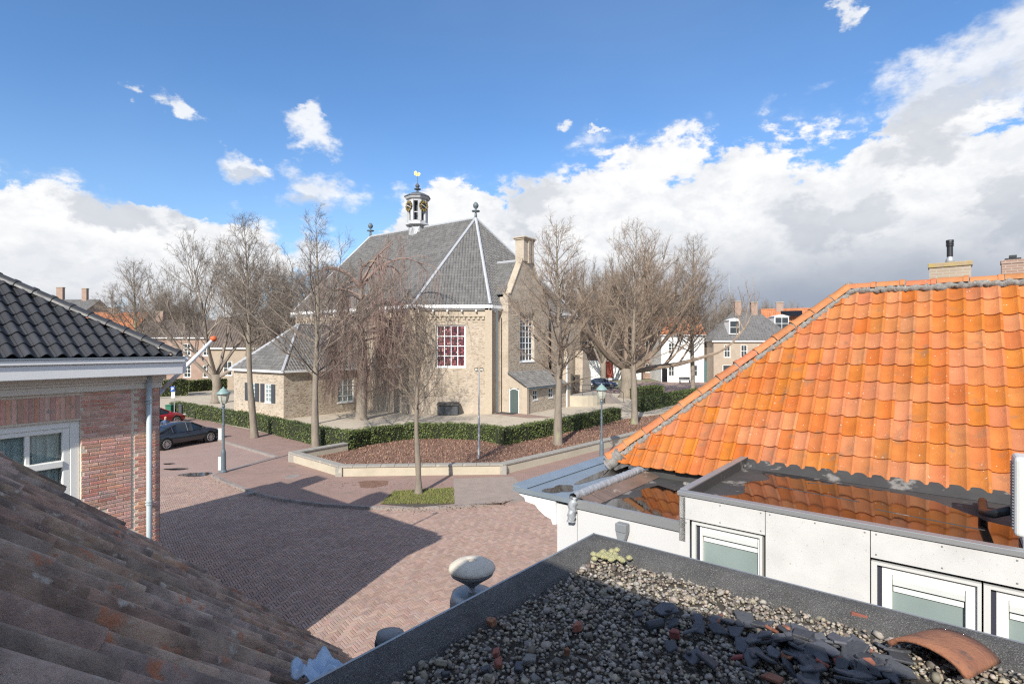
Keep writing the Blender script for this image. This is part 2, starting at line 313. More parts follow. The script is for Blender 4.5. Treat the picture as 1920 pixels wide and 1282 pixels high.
# ------------------------------------------------------------------ mesh helpers
class MB:
    def __init__(s): s.v = []; s.f = []; s.r = []; s.rv = .5
    def add(s, vs, fs):
        o = len(s.v); s.v.extend([tuple(p) for p in vs]); s.r.extend([s.rv]*len(vs)); s.f.extend([tuple(i+o for i in f) for f in fs]); return s
    def quad(s, *p): return s.add(p, [tuple(range(len(p)))])
    def para(s, p, a, b, c):                     # parallelepiped from a corner and three edges
        p, a, b, c = V(p), V(a), V(b), V(c)
        fs = [(0, 3, 2, 1), (4, 5, 6, 7), (0, 1, 5, 4), (1, 2, 6, 5), (2, 3, 7, 6), (3, 0, 4, 7)]
        if a.cross(b).dot(c) < 0: fs = [f[::-1] for f in fs]
        return s.add([p, p+a, p+a+b, p+b, p+c, p+a+c, p+a+b+c, p+b+c], fs)
    def box(s, c, sx, sy, sz, ax=V((1, 0, 0)), ay=V((0, 1, 0)), az=V((0, 0, 1))):
        c = V(c); return s.para(c-ax*sx/2-ay*sy/2-az*sz/2, ax*sx, ay*sy, az*sz)
    def prism(s, poly, ext):
        poly = [V(p) for p in poly]; ext = V(ext); n = len(poly)
        nrm = sum(((poly[i]-poly[0]).cross(poly[(i+1) % n]-poly[0]) for i in range(1, n-1)), V((0, 0, 0)))
        if nrm.dot(ext) > 0: poly = poly[::-1]
        return s.add(poly+[p+ext for p in poly], [tuple(range(n)), tuple(range(2*n-1, n-1, -1))]+[(j, i, i+n, j+n) for i, j in ((i, (i+1) % n) for i in range(n))])
    def tube(s, pts, rad, n=8, cap=True):
        pts = [V(p) for p in pts]
        if isinstance(rad, (int, float)): rad = [rad]*len(pts)
        o = len(s.v); vs = []; up = V((.13, .31, .94))
        for i, p in enumerate(pts):
            t = (pts[min(i+1, len(pts)-1)]-pts[max(i-1, 0)]).normalized()
            a = t.cross(up)
            if a.length < .05: a = t.cross(V((1, 0, 0)))
            a.normalize(); b = t.cross(a)
            for k in range(n):
                th = 2*math.pi*k/n; vs.append(p+(a*math.cos(th)+b*math.sin(th))*rad[i])
        fs = [(i*n+k, i*n+(k+1) % n, (i+1)*n+(k+1) % n, (i+1)*n+k) for i in range(len(pts)-1) for k in range(n)]
        if cap: fs += [tuple(range(n-1, -1, -1)), tuple(range((len(pts)-1)*n, len(pts)*n))]
        return s.add(vs, [f[::-1] for f in fs])
    def cone(s, p, q, r, n=3):
        p, q = V(p), V(q); t = (q-p); a = t.orthogonal().normalized(); b = t.cross(a).normalized()
        vs = [p+(a*math.cos(2*math.pi*k/n)+b*math.sin(2*math.pi*k/n))*r for k in range(n)]+[q]
        return s.add(vs, [(k, (k+1) % n, n) for k in range(n)])
    def lathe(s, c, prof, n=16, rot=0, sx=1, sy=1):
        c = V(c); vs = []; fs = []
        for r, z in prof:
            for k in range(n):
                th = 2*math.pi*(k+.5)/n+rot; vs.append(c+V((r*math.cos(th)*sx, r*math.sin(th)*sy, z)))
        for i in range(len(prof)-1):
            for k in range(n): fs.append((i*n+k, i*n+(k+1) % n, (i+1)*n+(k+1) % n, (i+1)*n+k))
        fs += [tuple(range(n-1, -1, -1)), tuple(range((len(prof)-1)*n, len(prof)*n))]
        return s.add(vs, fs)
    def mesh(s, name, mat, smooth=False):
        me = bpy.data.meshes.new(name); me.from_pydata(s.v, [], s.f); me.update()
        set_uv(me); a = me.attributes.new('rnd', 'FLOAT', 'POINT'); a.data.foreach_set('value', s.r)
        me.materials.append(MATS[mat])
        if smooth: me.shade_smooth()
        return me
    def build(s, name, mat, parent=None, smooth=False, bevel=0, seg=1):
        o = bpy.data.objects.new(name, s.mesh(name, mat, smooth)); COL.objects.link(o); under(o, parent)
        if bevel:
            md = o.modifiers.new('bevel', 'BEVEL'); md.width = bevel; md.segments = seg; md.limit_method = 'ANGLE'; md.angle_limit = R(35)
        return o
def set_uv(me):
    nv = len(me.vertices); nl = len(me.loops)
    co = np.empty(nv*3); me.vertices.foreach_get('co', co); co = co.reshape(-1, 3)
    li = np.empty(nl, int); me.loops.foreach_get('vertex_index', li)
    npol = len(me.polygons); nr = np.empty(npol*3); me.polygons.foreach_get('normal', nr); nr = nr.reshape(-1, 3)
    tot = np.empty(npol, int); me.polygons.foreach_get('loop_total', tot)
    nn = np.repeat(nr, tot, axis=0); t = np.stack([-nn[:, 1], nn[:, 0], np.zeros(len(nn))], 1)
    ln = np.linalg.norm(t, axis=1, keepdims=True); flat = ln[:, 0] < .15
    t = np.where(flat[:, None], np.array([[1., 0, 0]]), t/np.maximum(ln, 1e-6)); b = np.cross(nn, t)
    p = co[li]; uv = np.stack([(p*t).sum(1), (p*b).sum(1)], 1)
    u = me.uv_layers.new(name='UVMap'); u.data.foreach_set('uv', uv.ravel())
def under(o, parent):
    if parent is not None:
        o.parent = parent; o.matrix_parent_inverse = PW(parent).inverted()
def PW(o):                                        # world matrix without needing a depsgraph update
    m = o.matrix_basis.copy()
    if o.parent: m = PW(o.parent) @ o.matrix_parent_inverse @ m
    return m
def tag(o, label, cat, group=None):
    o['label'] = label; o['category'] = cat
    if group: o['group'] = group
    return o
def thing(name, label, cat, loc, group=None):
    o = bpy.data.objects.new(name, None); COL.objects.link(o); o.location = loc; o.empty_display_size = .3
    return tag(o, label, cat, group)
def struct(o): o['kind'] = 'structure'; return o
def stuff(o): o['kind'] = 'stuff'; return o
def inst(name, me, mat4, parent):
    o = bpy.data.objects.new(name, me); COL.objects.link(o); under(o, parent); o.matrix_basis = mat4; return o
def mat4(x, y, z, o):
    m = Matrix.Identity(4)
    for i, a in enumerate((x, y, z, o)):
        for j in range(3): m[j][i] = a[j]
    return m
def copy_tree(root, M4, label=None, group=None):
    """copy of a thing with its parts and sub-parts, moved by world matrix M4"""
    r = root.copy(); COL.objects.link(r); r.matrix_basis = M4 @ root.matrix_basis
    if label: r['label'] = label
    if group: r['group'] = group
    def rec(src, dst):
        for ch in [o for o in src.children]:
            c = ch.copy(); COL.objects.link(c); c.parent = dst; c.matrix_parent_inverse = ch.matrix_parent_inverse.copy(); c.matrix_basis = ch.matrix_basis.copy(); rec(ch, c)
    rec(root, r); return r
def inpoly(x, y, P):
    c = False; n = len(P)
    for i in range(n):
        x1, y1 = P[i][0], P[i][1]; x2, y2 = P[i-1][0], P[i-1][1]
        if (y1 > y) != (y2 > y) and x < (x2-x1)*(y-y1)/(y2-y1)+x1: c = not c
    return c

def wall(mb, P, d, Lh, z0, z1, nrm, openings=(), reveal=.14):
    """upright wall face from P along d with rectangular openings (a0,a1,z0,z1) and their reveals"""
    P, d, nrm = V(P), V(d), V(nrm); xs = sorted({0, Lh, *[o[0] for o in openings], *[o[1] for o in openings]})
    zs = sorted({z0, z1, *[o[2] for o in openings], *[o[3] for o in openings]})
    flip = d.cross(Z).dot(nrm) < 0
    def q(a, b, c, e): mb.quad(*((a, b, c, e) if not flip else (e, c, b, a)))
    def pt(a, z, dep=0): return V((P.x, P.y, 0))+d*a+Z*z-nrm*dep
    for i in range(len(xs)-1):
        for j in range(len(zs)-1):
            cx, cz = (xs[i]+xs[i+1])/2, (zs[j]+zs[j+1])/2
            if any(o[0] < cx < o[1] and o[2] < cz < o[3] for o in openings): continue
            q(pt(xs[i], zs[j]), pt(xs[i+1], zs[j]), pt(xs[i+1], zs[j+1]), pt(xs[i], zs[j+1]))
    for a0, a1, b0, b1 in openings:
        r = reveal
        q(pt(a0, b0), pt(a0, b0, r), pt(a1, b0, r), pt(a1, b0)); q(pt(a0, b1, r), pt(a0, b1), pt(a1, b1), pt(a1, b1, r))
        q(pt(a0, b0, r), pt(a0, b0), pt(a0, b1), pt(a0, b1, r)); q(pt(a1, b0), pt(a1, b0, r), pt(a1, b1, r), pt(a1, b1))
def window(parent, P, d, nrm, a0, a1, z0, z1, nx, nz, fw=.07, bar=.035, dep=.12, gmat='glass', fmat='window_white', sill=True, proud=.03, name='window', single=False):
    """frame + glazing bars as one part, each pane a sub-part"""
    P, d, nrm = V((P[0], P[1], 0)), V(d), V(nrm); mb = MB()
    def bx(x0, x1, y0, y1, back, th): mb.para(P+d*x0+Z*y0-nrm*back, d*(x1-x0), Z*(y1-y0), nrm*th)
    th = .06; bk = dep
    bx(a0, a0+fw, z0, z1, bk, th); bx(a1-fw, a1, z0, z1, bk, th); bx(a0+fw, a1-fw, z0, z0+fw, bk, th); bx(a0+fw, a1-fw, z1-fw, z1, bk, th)
    W, Hh = a1-a0-2*fw, z1-z0-2*fw
    for i in range(1, nx): x = a0+fw+W*i/nx; bx(x-bar/2, x+bar/2, z0+fw, z1-fw, bk-.004, th-.012)
    for j in range(1, nz): z = z0+fw+Hh*j/nz; bx(a0+fw, a1-fw, z-bar/2, z+bar/2, bk-.006, th-.018)
    if sill: bx(a0-.05, a1+.05, z0-.07, z0, bk, bk+.05)
    w = mb.build(name, fmat, parent)
    if single: nx = nz = 1
    for i in range(nx):
        for j in range(nz):
            g = MB(); x0 = a0+fw+W*i/nx; y0 = z0+fw+Hh*j/nz; o = P-nrm*(bk-.015)
            jit = nrm*random.uniform(-.004, .004)
            g.para(o+d*x0+Z*y0-nrm*.012, d*(W/nx), Z*(Hh/nz), nrm*.012+jit*0); g.build('pane', gmat, w)
    return w

def ribbed(mb, poly, up, sp=.24, hgt=.045, row=.33, wid=.6):
    """pantile ribs on a planar roof polygon: one raised, stepped roll per tile and course"""
    poly = [V(p) for p in poly]; n = (poly[1]-poly[0]).cross(poly[2]-poly[0]).normalized()
    if n.z < 0: n = -n
    y = (Z-n*n.z).normalized(); x = y.cross(n).normalized(); o = poly[0]
    pp = [((p-o).dot(x), (p-o).dot(y)) for p in poly]; x0, x1 = min(p[0] for p in pp), max(p[0] for p in pp)
    k = x0+sp/2
    while k < x1:
        ys = []
        for i in range(len(pp)):
            (ax, ay), (bx, by) = pp[i-1], pp[i]
            if (ax > k) != (bx > k): ys.append(ay+(by-ay)*(k-ax)/(bx-ax))
        if len(ys) >= 2:
            a, b = min(ys), max(ys); t = a+.02
            while t < b-.05:
                e = min(t+row, b); mb.rv = random.random(); w = sp*wid/2
                h0, h1 = hgt+.02, hgt*.75
                base = lambda dx, yy, h: o+x*(k+dx)+y*yy+n*h
                j = random.uniform(-.012, .012)
                mb.add([base(-w, t, .012), base(j-w*.3, t, h0), base(j+w*.3, t, h0), base(w, t, .012), base(-w, e, .0), base(j-w*.3, e, h1), base(j+w*.3, e, h1), base(w, e, .0)],
                       [(0, 1, 5, 4), (1, 2, 6, 5), (2, 3, 7, 6), (0, 3, 2, 1)])
                t = e
        k += sp

# pantile: x across, y up the slope, z out of the roof; lower edge at y = 0
def pantile(name, mat, w, gauge, A, th=.016, over=.07, lift=.026, nx=15, crest=.9):
    ln = gauge+over; vs = []; fs = []; xs = [-.01+1.09*i/(nx-1) for i in range(nx)]
    def zz(t):
        if crest < .8: return A*math.cos(2*math.pi*(t-crest))+.012*t
        return A*(.5*math.cos(2*math.pi*(t-.92))+.9*math.exp(-((t-.94)/.11)**2)+.9*math.exp(-((t+.06)/.11)**2)*.4-.5)+.012*t
    for yy in (0, .5, 1):
        for t in xs: vs.append((t*w, yy*ln, zz(t)+lift*(1-yy)+th))
    for yy in (0, .5, 1):
        for t in xs: vs.append((t*w, yy*ln, zz(t)+lift*(1-yy)))
    n = nx
    for r in range(2):
        for i in range(n-1):
            fs.append((r*n+i, r*n+i+1, (r+1)*n+i+1, (r+1)*n+i)); o = 3*n
            fs.append((o+(r+1)*n+i, o+(r+1)*n+i+1, o+r*n+i+1, o+r*n+i))
    for i in range(n-1): fs.append((3*n+i, 3*n+i+1, i+1, i))
    for r in range(2):
        fs.append((3*n+r*n, r*n, (r+1)*n, 3*n+(r+1)*n)); fs.append((r*n+n-1, 3*n+r*n+n-1, 3*n+(r+1)*n+n-1, (r+1)*n+n-1))
    mb = MB(); mb.add(vs, fs); return mb.mesh(name, mat)
def tile_roof(parent, me, O, x, y, n, w, gauge, i0, i1, j0, j1, planes, keep=None, jit=.006, name='roof_tile', smooth=True):
    """one object per tile; planes = [(point, outward normal)] cut tiles at hips and edges"""
    cnt = 0
    if smooth: me.shade_smooth(); me.set_sharp_from_angle(angle=R(40))
    for j in range(j0, j1):
        for i in range(i0, i1):
            o = O+x*(i*w)+y*(j*gauge); c = o+x*w*.5+y*gauge*.5
            ds = [(c-p).dot(q) for p, q in planes]
            if any(d > w*.75 for d in ds): continue
            if keep and not keep(c): continue
            a = random.uniform(-jit, jit)*3; m = mat4(x, y, n, o+n*random.uniform(-jit, jit)*.5+y*random.uniform(-jit, jit)) @ Matrix.Rotation(a*.5, 4, 'Z') @ Matrix.Rotation(a*.7, 4, 'Y') @ Matrix.Rotation(random.uniform(-jit, jit)*1.5, 4, 'X')
            mm = me
            if any(d > -gauge*.9 for d in ds):
                bm = bmesh.new(); bm.from_mesh(me); inv = m.inverted()
                for p, q in planes:
                    bmesh.ops.bisect_plane(bm, geom=bm.verts[:]+bm.edges[:]+bm.faces[:], plane_co=inv @ p, plane_no=(inv.to_3x3() @ q), clear_outer=True)
                if len(bm.faces) < 3: bm.free(); continue
                mm = bpy.data.meshes.new(name); bm.to_mesh(mm); bm.free(); mm.materials.clear(); mm.materials.append(me.materials[0])
            inst(name, mm, m, parent); cnt += 1
    return cnt

# ------------------------------------------------------------------ ground, street, pavements
mb = MB(); mb.quad((-900, -300, -.06), (900, -300, -.06), (900, 1500, -.06), (-900, 1500, -.06)); struct(mb.build('ground', 'earth_far'))
mb = MB(); mb.quad((-60, -12, -.03), (45, -12, -.03), (45, 46, -.03), (-60, 46, -.03)); street = struct(mb.build('street', 'street_bed'))
mb = MB(); mb.quad((20, 66, -.01), (120, 60, -.01), (120, 88, -.01), (20, 92, -.01)); struct(mb.build('far_street', 'street_far'))

PZ = .10
kerb_px = [(396, 893), (425, 907), (470, 925), (520, 938), (600, 949), (700, 955), (790, 956), (880, 951), (960, 942), (1040, 929), (1120, 908), (1250, 872), (1420, 832)]
kerb = [G(*p) for p in kerb_px]
left_px = [(300, 791), (425, 831), (520, 859)]
leftb = [G(*p) for p in left_px]
pave_poly = [V((p.x, p.y, 0)) for p in leftb+kerb]+[V((60, 42, 0)), V((60, 75, 0)), V((-60, 75, 0)), V((-60, 52, 0))]
mb = MB(); mb.prism([V((p.x, p.y, -.05)) for p in pave_poly], (0, 0, PZ+.05)); pavement = struct(mb.build('pavement', 'pavement_brick'))
# kerb stones as pieces of the pavement
def resample(pts, step):
    out = [pts[0].copy()]; acc = 0
    for a, b in zip(pts, pts[1:]):
        l = (b-a).length; t = step-acc
        while t < l: out.append(a+(b-a)*(t/l)); t += step
        acc = l-(t-step)
    return out
kp = resample(leftb[::1]+kerb, .9)
for a, b in zip(kp, kp[1:]):
    d = (b-a); ln = d.length
    if ln < .2 or a.y > 46: continue
    d.normalize(); n = V((d.y, -d.x, 0))
    if (n.dot(V((0, 0, 0))-a)) < 0: n = -n
    mb = MB(); mb.para(V((a.x, a.y, -.04))+d*.004+n*.04-n*.15, d*(ln-.008), n*.15, Z*(PZ+.046+random.uniform(-.004, .004)))
    mb.build('kerb_stone', 'kerb_stone', pavement)
mb = MB(); seam = [G(400, 888, PZ), G(520, 858, PZ), G(588, 838, PZ)]
for a, b in zip(seam, seam[1:]): mb.box((a+b)/2+Z*.002, (b-a).length, .09, .008, (b-a).normalized(), Z.cross((b-a).normalized()))
mb.build('drain_strip', 'kerb_stone', pavement)
# worn slabs beside the tree pit, gutter grating in the kerb
wp = [G(*p, PZ+.006) for p in ((850, 897), (962, 893), (1000, 928), (940, 942), (852, 947))]
MB().quad(*wp[::-1]).build('worn_paving', 'worn_paving', pavement)
g0 = G(452, 921, PZ+.01); mb = MB()
for k in range(6): mb.box(g0+V((.3, -.14, 0))+V((k*.05, -.03*k, 0)), .025, .3, .02, V((.86, -.5, 0)), V((.5, .86, 0)))
mb.build('drain_grating', 'galvanised', pavement)
for u, v, w, h in ((548, 893, .5, .3), (745, 899, .0, .0)):
    if w: mb = MB(); mb.lathe(G(u, v, PZ), [(.34, 0), (.34, .008), (.3, .009), (.3, .006)], 20); mb.build('manhole_cover', 'kerb_stone', pavement)
p0 = [G(*p, PZ+.007) for p in ((672, 902), (700, 900), (728, 901), (727, 908), (700, 914), (676, 913))]
MB().quad(*p0[::-1]).build('rust_patch', 'bed_mulch', pavement)

# herringbone pavers: real bricks as far as they can be told apart
LB, WB, NB = .204, .068, 3
ca, sa = math.cos(R(38)), math.sin(R(38)); cnt_p = []
def street_far_part():
    m_ = MB(); m_.quad((-60, 24.6, -.02), (-1, 24.6, -.02), (-1, 46, -.02), (-60, 46, -.02)); m_.quad((5.8, 8, -.02), (45, 8, -.02), (45, 46, -.02), (5.8, 46, -.02))
    m_.build('paving_beyond', 'street_far', street)
street_far_part()
hp = pave_poly
span = int(27/WB)
for j in range(-span, span):
    for i in range(-int(span/3)-2, int(span/3)+2):
        for kind in (0, 1):
            if kind == 0: lx, ly, sx, sy = (i*2*NB+j)*WB, j*WB, LB, WB
            else: lx, ly, sx, sy = (i*2*NB+j+NB)*WB, (j-NB+1)*WB, WB, LB
            cx, cy = lx+sx/2, ly+sy/2
            if abs(cx) > 20 or abs(cy) > 20: continue
            X = cx*ca-cy*sa-4; Y = cx*sa+cy*ca+17
            if Y < 9.6 or Y > 24.7: continue
            u = U0+X/Y*F; v = V0+H/Y*F
            if u < 270 or u > 1085 or v > 1262 or v-V0 > (u+500)*.75: continue
            cnt_p.append((Y, X, sx, sy))
def far_ok(e): return not inpoly(e[1], e[0], hp)
cnt_p = [e for e in cnt_p if far_ok(e)]
cnt_p.sort(key=lambda e: e[1]**2+e[0]**2)
def visible(e):
    v = V0+H/e[0]*F; u = U0+e[1]/e[0]*F
    return v < 841+.585*u-4 and (u < 650 or v < 1240-(u-650)*.516) and (u < 1115 or v < 1000)
vis = [e for e in cnt_p if visible(e)]; near = set(id(e) for e in vis[:300])
xax, yax = V((ca, sa, 0)), V((-sa, ca, 0))
def brick_mesh(sx, sy):
    m_ = MB(); g = .0058; b = .005; x, y = sx/2-g, sy/2-g
    m_.add([(-x, -y, -.03), (x, -y, -.03), (x, y, -.03), (-x, y, -.03), (-x, -y, -b), (x, -y, -b), (x, y, -b), (-x, y, -b), (-x+b, -y+b, 0), (x-b, -y+b, 0), (x-b, y-b, 0), (-x+b, y-b, 0)],
           [(0, 1, 5, 4), (1, 2, 6, 5), (2, 3, 7, 6), (3, 0, 4, 7), (4, 5, 9, 8), (5, 6, 10, 9), (6, 7, 11, 10), (7, 4, 8, 11), (8, 9, 10, 11)]); return m_
bh, bv = brick_mesh(LB, WB).mesh('paving_brick', 'paver_single'), brick_mesh(WB, LB).mesh('paving_brick', 'paver_single')
mb = MB()
for e in cnt_p:
    Y, X, sx, sy = e; zt = random.uniform(-.004, .003)
    tx, ty = random.uniform(-.012, .012), random.uniform(-.012, .012)
    zx = V((xax.x, xax.y, tx)).normalized(); zy = V((yax.x, yax.y, ty)).normalized(); zn = zx.cross(zy)
    if id(e) in near: inst('paving_brick', bh if sx > sy else bv, mat4(zx, zy, zn, V((X, Y, zt))), street)
    else:
        mb.rv = random.random(); g = .0062; o = V((X, Y, zt)); a, b = zx*(sx/2-g), zy*(sy/2-g); dn = Z*-.03
        mb.add([o-a-b, o+a-b, o+a+b, o-a+b, o-a-b+dn, o+a-b+dn, o+a+b+dn, o-a+b+dn], [(0, 1, 2, 3), (4, 5, 1, 0), (5, 6, 2, 1), (6, 7, 3, 2), (7, 4, 0, 3)])
stuff(mb.build('paving_bricks', 'paver', street))
# rain puddle in the gutter by the lamp
def blob(c, rx, ry, n=26, amp=.25, z=0, seed=1):
    rr = random.Random(seed); ph = [rr.uniform(0, 6.28) for _ in range(4)]; out = []
    for k in range(n):
        t = 2*math.pi*k/n; r = 1+amp*(math.sin(2*t+ph[0])*.5+math.sin(3*t+ph[1])*.5+math.sin(5*t+ph[2])*.35)
        out.append(V((c[0]+rx*r*math.cos(t), c[1]+ry*r*math.sin(t), z)))
    return out
for k, (u, v, rx, ry) in enumerate(((366, 889, .75, .35), (330, 879, .5, .2), (316, 869, .28, .12))):
    c = G(u, v); MB().quad(*blob(c, rx, ry, z=.007, seed=k)).build('puddle', 'water', street)

# ------------------------------------------------------------------ churchyard, planting bed, planter wall
wall_px = [(548, 866), (636, 893), (944, 889), (1060, 860), (1190, 826), (1330, 789)]
wall_pts = [G(*p, PZ) for p in wall_px]
hedge1 = [G(318, 777), G(375, 789), G(465, 806), G(582, 836), G(652, 847)]
hedge2 = [G(657, 849), G(693, 839), G(760, 829), G(830, 827), G(890, 830), G(933, 836)]
hedge3 = [G(948, 840), G(1038, 821), G(1096, 808), G(1165, 791)]
yard = [hedge1[0], hedge1[-1], *hedge2[1:-1], *hedge3, V((20, 45, 0)), V((24, 66, 0)), V((-40, 75, 0)), V((-52, 60, 0))]
MB().quad(*[V((p.x, p.y, PZ+.02)) for p in yard]).build('churchyard', 'yard_sand'); bpy.context.scene.objects['churchyard']['kind'] = 'structure'
bed = [wall_pts[0]+V((.2, .2, 0)), *[p+V((0, .25, 0)) for p in wall_pts[1:]], V((14, 47, 0)), *[p+V((0, .3, 0)) for p in reversed(hedge3)], *[p+V((0, .3, 0)) for p in reversed(hedge2)]]
bedp = [(p.x, p.y) for p in bed]
soil = struct(MB().quad(*[V((p.x, p.y, PZ+.06)) for p in bed]).build('planting_bed', 'bed_mulch'))
mb = MB(); n = 0
xs0, xs1 = min(p[0] for p in bedp), max(p[0] for p in bedp); ys0, ys1 = min(p[1] for p in bedp), max(p[1] for p in bedp)
while n < 16000:
    x, y = random.uniform(xs0, xs1), random.uniform(ys0, ys1)
    if not inpoly(x, y, bedp): continue
    n += 1; mb.rv = random.random(); a = random.uniform(0, 6.28); s = random.uniform(.03, .075); b = V((x, y, PZ+.055))
    d = V((math.cos(a), math.sin(a), random.uniform(.3, 1.2))).normalized(); w = d.cross(Z).normalized()*s*.35
    mb.quad(b-w, b+w, b+d*s*1.6+w*.6, b+d*s*2-w*.5)
stuff(mb.build('ground_cover', 'bed_plant')); tag(bpy.context.scene.objects['ground_cover'], 'rust brown ground cover filling the planter behind the low wall', 'ground cover')
# low wall: brick body, granite coping stones as pieces
low = thing('low_wall', 'low yellow brick planter wall with grey granite coping', 'wall', wall_pts[2])
arm = [G(548, 866, PZ), G(652, 846, PZ)]
def low_run(pts):
    for a, b in zip(pts, pts[1:]):
        d = (b-a).normalized(); n = V((-d.y, d.x, 0))
        if n.y < 0: n = -n
        ln = (b-a).length
        mb = MB(); mb.para(a-d*.02, d*(ln+.04), n*.32, Z*.40); mb.build('wall_body', 'planter_brick', low)
        k = max(1, round(ln/.6)); s = ln/k
        for i in range(k):
            mb = MB(); mb.para(a+d*(i*s+.004)-n*.05+Z*(.402+random.uniform(0, .004)), d*(s-.008), n*.42, Z*.085); mb.build('coping_stone', 'granite', low, bevel=.012)
low_run(wall_pts); low_run(arm)
for p in (wall_pts[1], wall_pts[2], wall_pts[0]):
    MB().box(p+V((0, .06, .2)), .3, .3, .41).build('corner_stone', 'granite', low, bevel=.01)
# grass in the tree pit
pit = [G(*p, PZ) for p in ((713, 945), (738, 921), (850, 914), (852, 944), (780, 951))]; pp = [(p.x, p.y) for p in pit]
struct(MB().quad(*[p+Z*.012 for p in pit]).build('tree_pit', 'bed_dirt'))
mb = MB(); n = 0
while n < 6000:
    x, y = random.uniform(-6.2, -2), random.uniform(20, 23.2)
    if not inpoly(x, y, pp): continue
    n += 1; mb.rv = random.random(); b = V((x, y, PZ+.01)); a = random.uniform(0, 6.28); w = V((math.cos(a), math.sin(a), 0))*.009
    t = b+V((random.uniform(-.05, .05), random.uniform(-.05, .05), random.uniform(.03, .09))); mb.quad(b-w, b+w, t)
stuff(mb.build('grass', 'grass_blade')); tag(bpy.context.scene.objects['grass'], 'short yellow green grass in the tree pit beside the kerb', 'grass')

# ------------------------------------------------------------------ hedges
def hedge(pts, h, w, label, dens=170, leaf=.05, group='clipped hedges round the churchyard'):
    root = thing('clipped_hedge', label, 'hedge', V((pts[0].x, pts[0].y, PZ)), group)
    core = MB(); lf = MB()
    for a, b in zip(pts, pts[1:]):
        a, b = V((a.x, a.y, PZ)), V((b.x, b.y, PZ)); d = (b-a).normalized(); ln = (b-a).length; n = V((-d.y, d.x, 0))
        if n.dot(a) < 0: n = -n
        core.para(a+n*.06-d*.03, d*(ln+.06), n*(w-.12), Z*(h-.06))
        for o, ax, ay, l1, l2, nn in ((a, d, Z, ln, h, -n), (a+n*w, d, Z, ln, h, n), (a+Z*h, d, n, ln, w, Z), (a, n, Z, w, h, -d), (a+d*ln, n, Z, w, h, d)):
            for _ in range(int(l1*l2*dens)):
                s, t = random.random()*l1, random.random()*l2
                bul = .035*math.sin(s*2.3+t)+.03*math.sin(s*5.1+1)+random.uniform(-.07, .04)
                c = o+ax*s+ay*t+nn*bul; lf.rv = random.random()
                q = (nn+V((random.uniform(-1, 1), random.uniform(-1, 1), random.uniform(-.7, 1)))*.9).normalized()
                e = q.orthogonal().normalized()*leaf*random.uniform(.6, 1.3); g = q.cross(e).normalized()*leaf*random.uniform(.4, .8)
                lf.quad(c-e, c-g, c+e, c+g)
    core.build('dark_core', 'hedge_core', root); lf.build('foliage', 'hedge_leaf', root)  # core: solid near-black boxes filling the hedge behind its leaves
    return root
hedge(hedge1, 1.0, .95, 'long clipped green hedge between the parking bay and the church', dens=150)
hedge(hedge2, 1.0, .8, 'bowed clipped hedge behind the rust brown planting bed', dens=230)
hedge(hedge3, 1.02, .8, 'dark clipped hedge running past the street lamp behind the right tree', dens=200)
hedge([G(1207, 775), G(1262, 762), G(1330, 748)], 1.2, 1.1, 'clipped hedge on the far side of the church steps path', dens=100, leaf=.07)
hedge([G(1206, 752), G(1245, 745)], 1.3, 1.6, 'short clipped hedge under the heavy low limb of the old tree', dens=80, leaf=.08)
hedge([G(296, 746), G(352, 743)], 1.9, 2.5, 'tall square hedge block beyond the churchyard by the brown brick house', dens=60, leaf=.09)
hedge([G(356, 737), G(480, 726)], 1.5, 1.4, 'far clipped hedge along the brown brick house', dens=60, leaf=.09)

lt_ = MB(); rl = random.Random(4)
for line, num, wid in ((hedge1, 700, .9), (kerb[:9], 420, .5), (hedge2, 260, .6), ([G(600, 905), G(840, 912)], 160, 1.2)):
    for _ in range(num):
        i = rl.randrange(len(line)-1); p = line[i].lerp(line[i+1], rl.random()); d = (line[i+1]-line[i]).normalized(); n = V((d.y, -d.x, 0))
        if n.y > 0: n = -n
        off = abs(rl.gauss(0, wid*.5)); p = V((p.x, p.y, PZ+.012))+(n*off if line is not kerb[:9] else -n*off); a = rl.uniform(0, 6.28); s_ = rl.uniform(.02, .045); lt_.rv = rl.random()
        e = V((math.cos(a), math.sin(a), rl.uniform(-.2, .4)))*s_; g = V((-math.sin(a), math.cos(a), rl.uniform(-.2, .4)))*s_*.6; p.z += s_*.4; lt_.quad(p-e, p-g, p+e, p+g)
stuff(tag(lt_.build('leaf_litter', 'bed_plant'), 'dry brown leaves scattered along the hedge foot and kerb', 'leaves'))
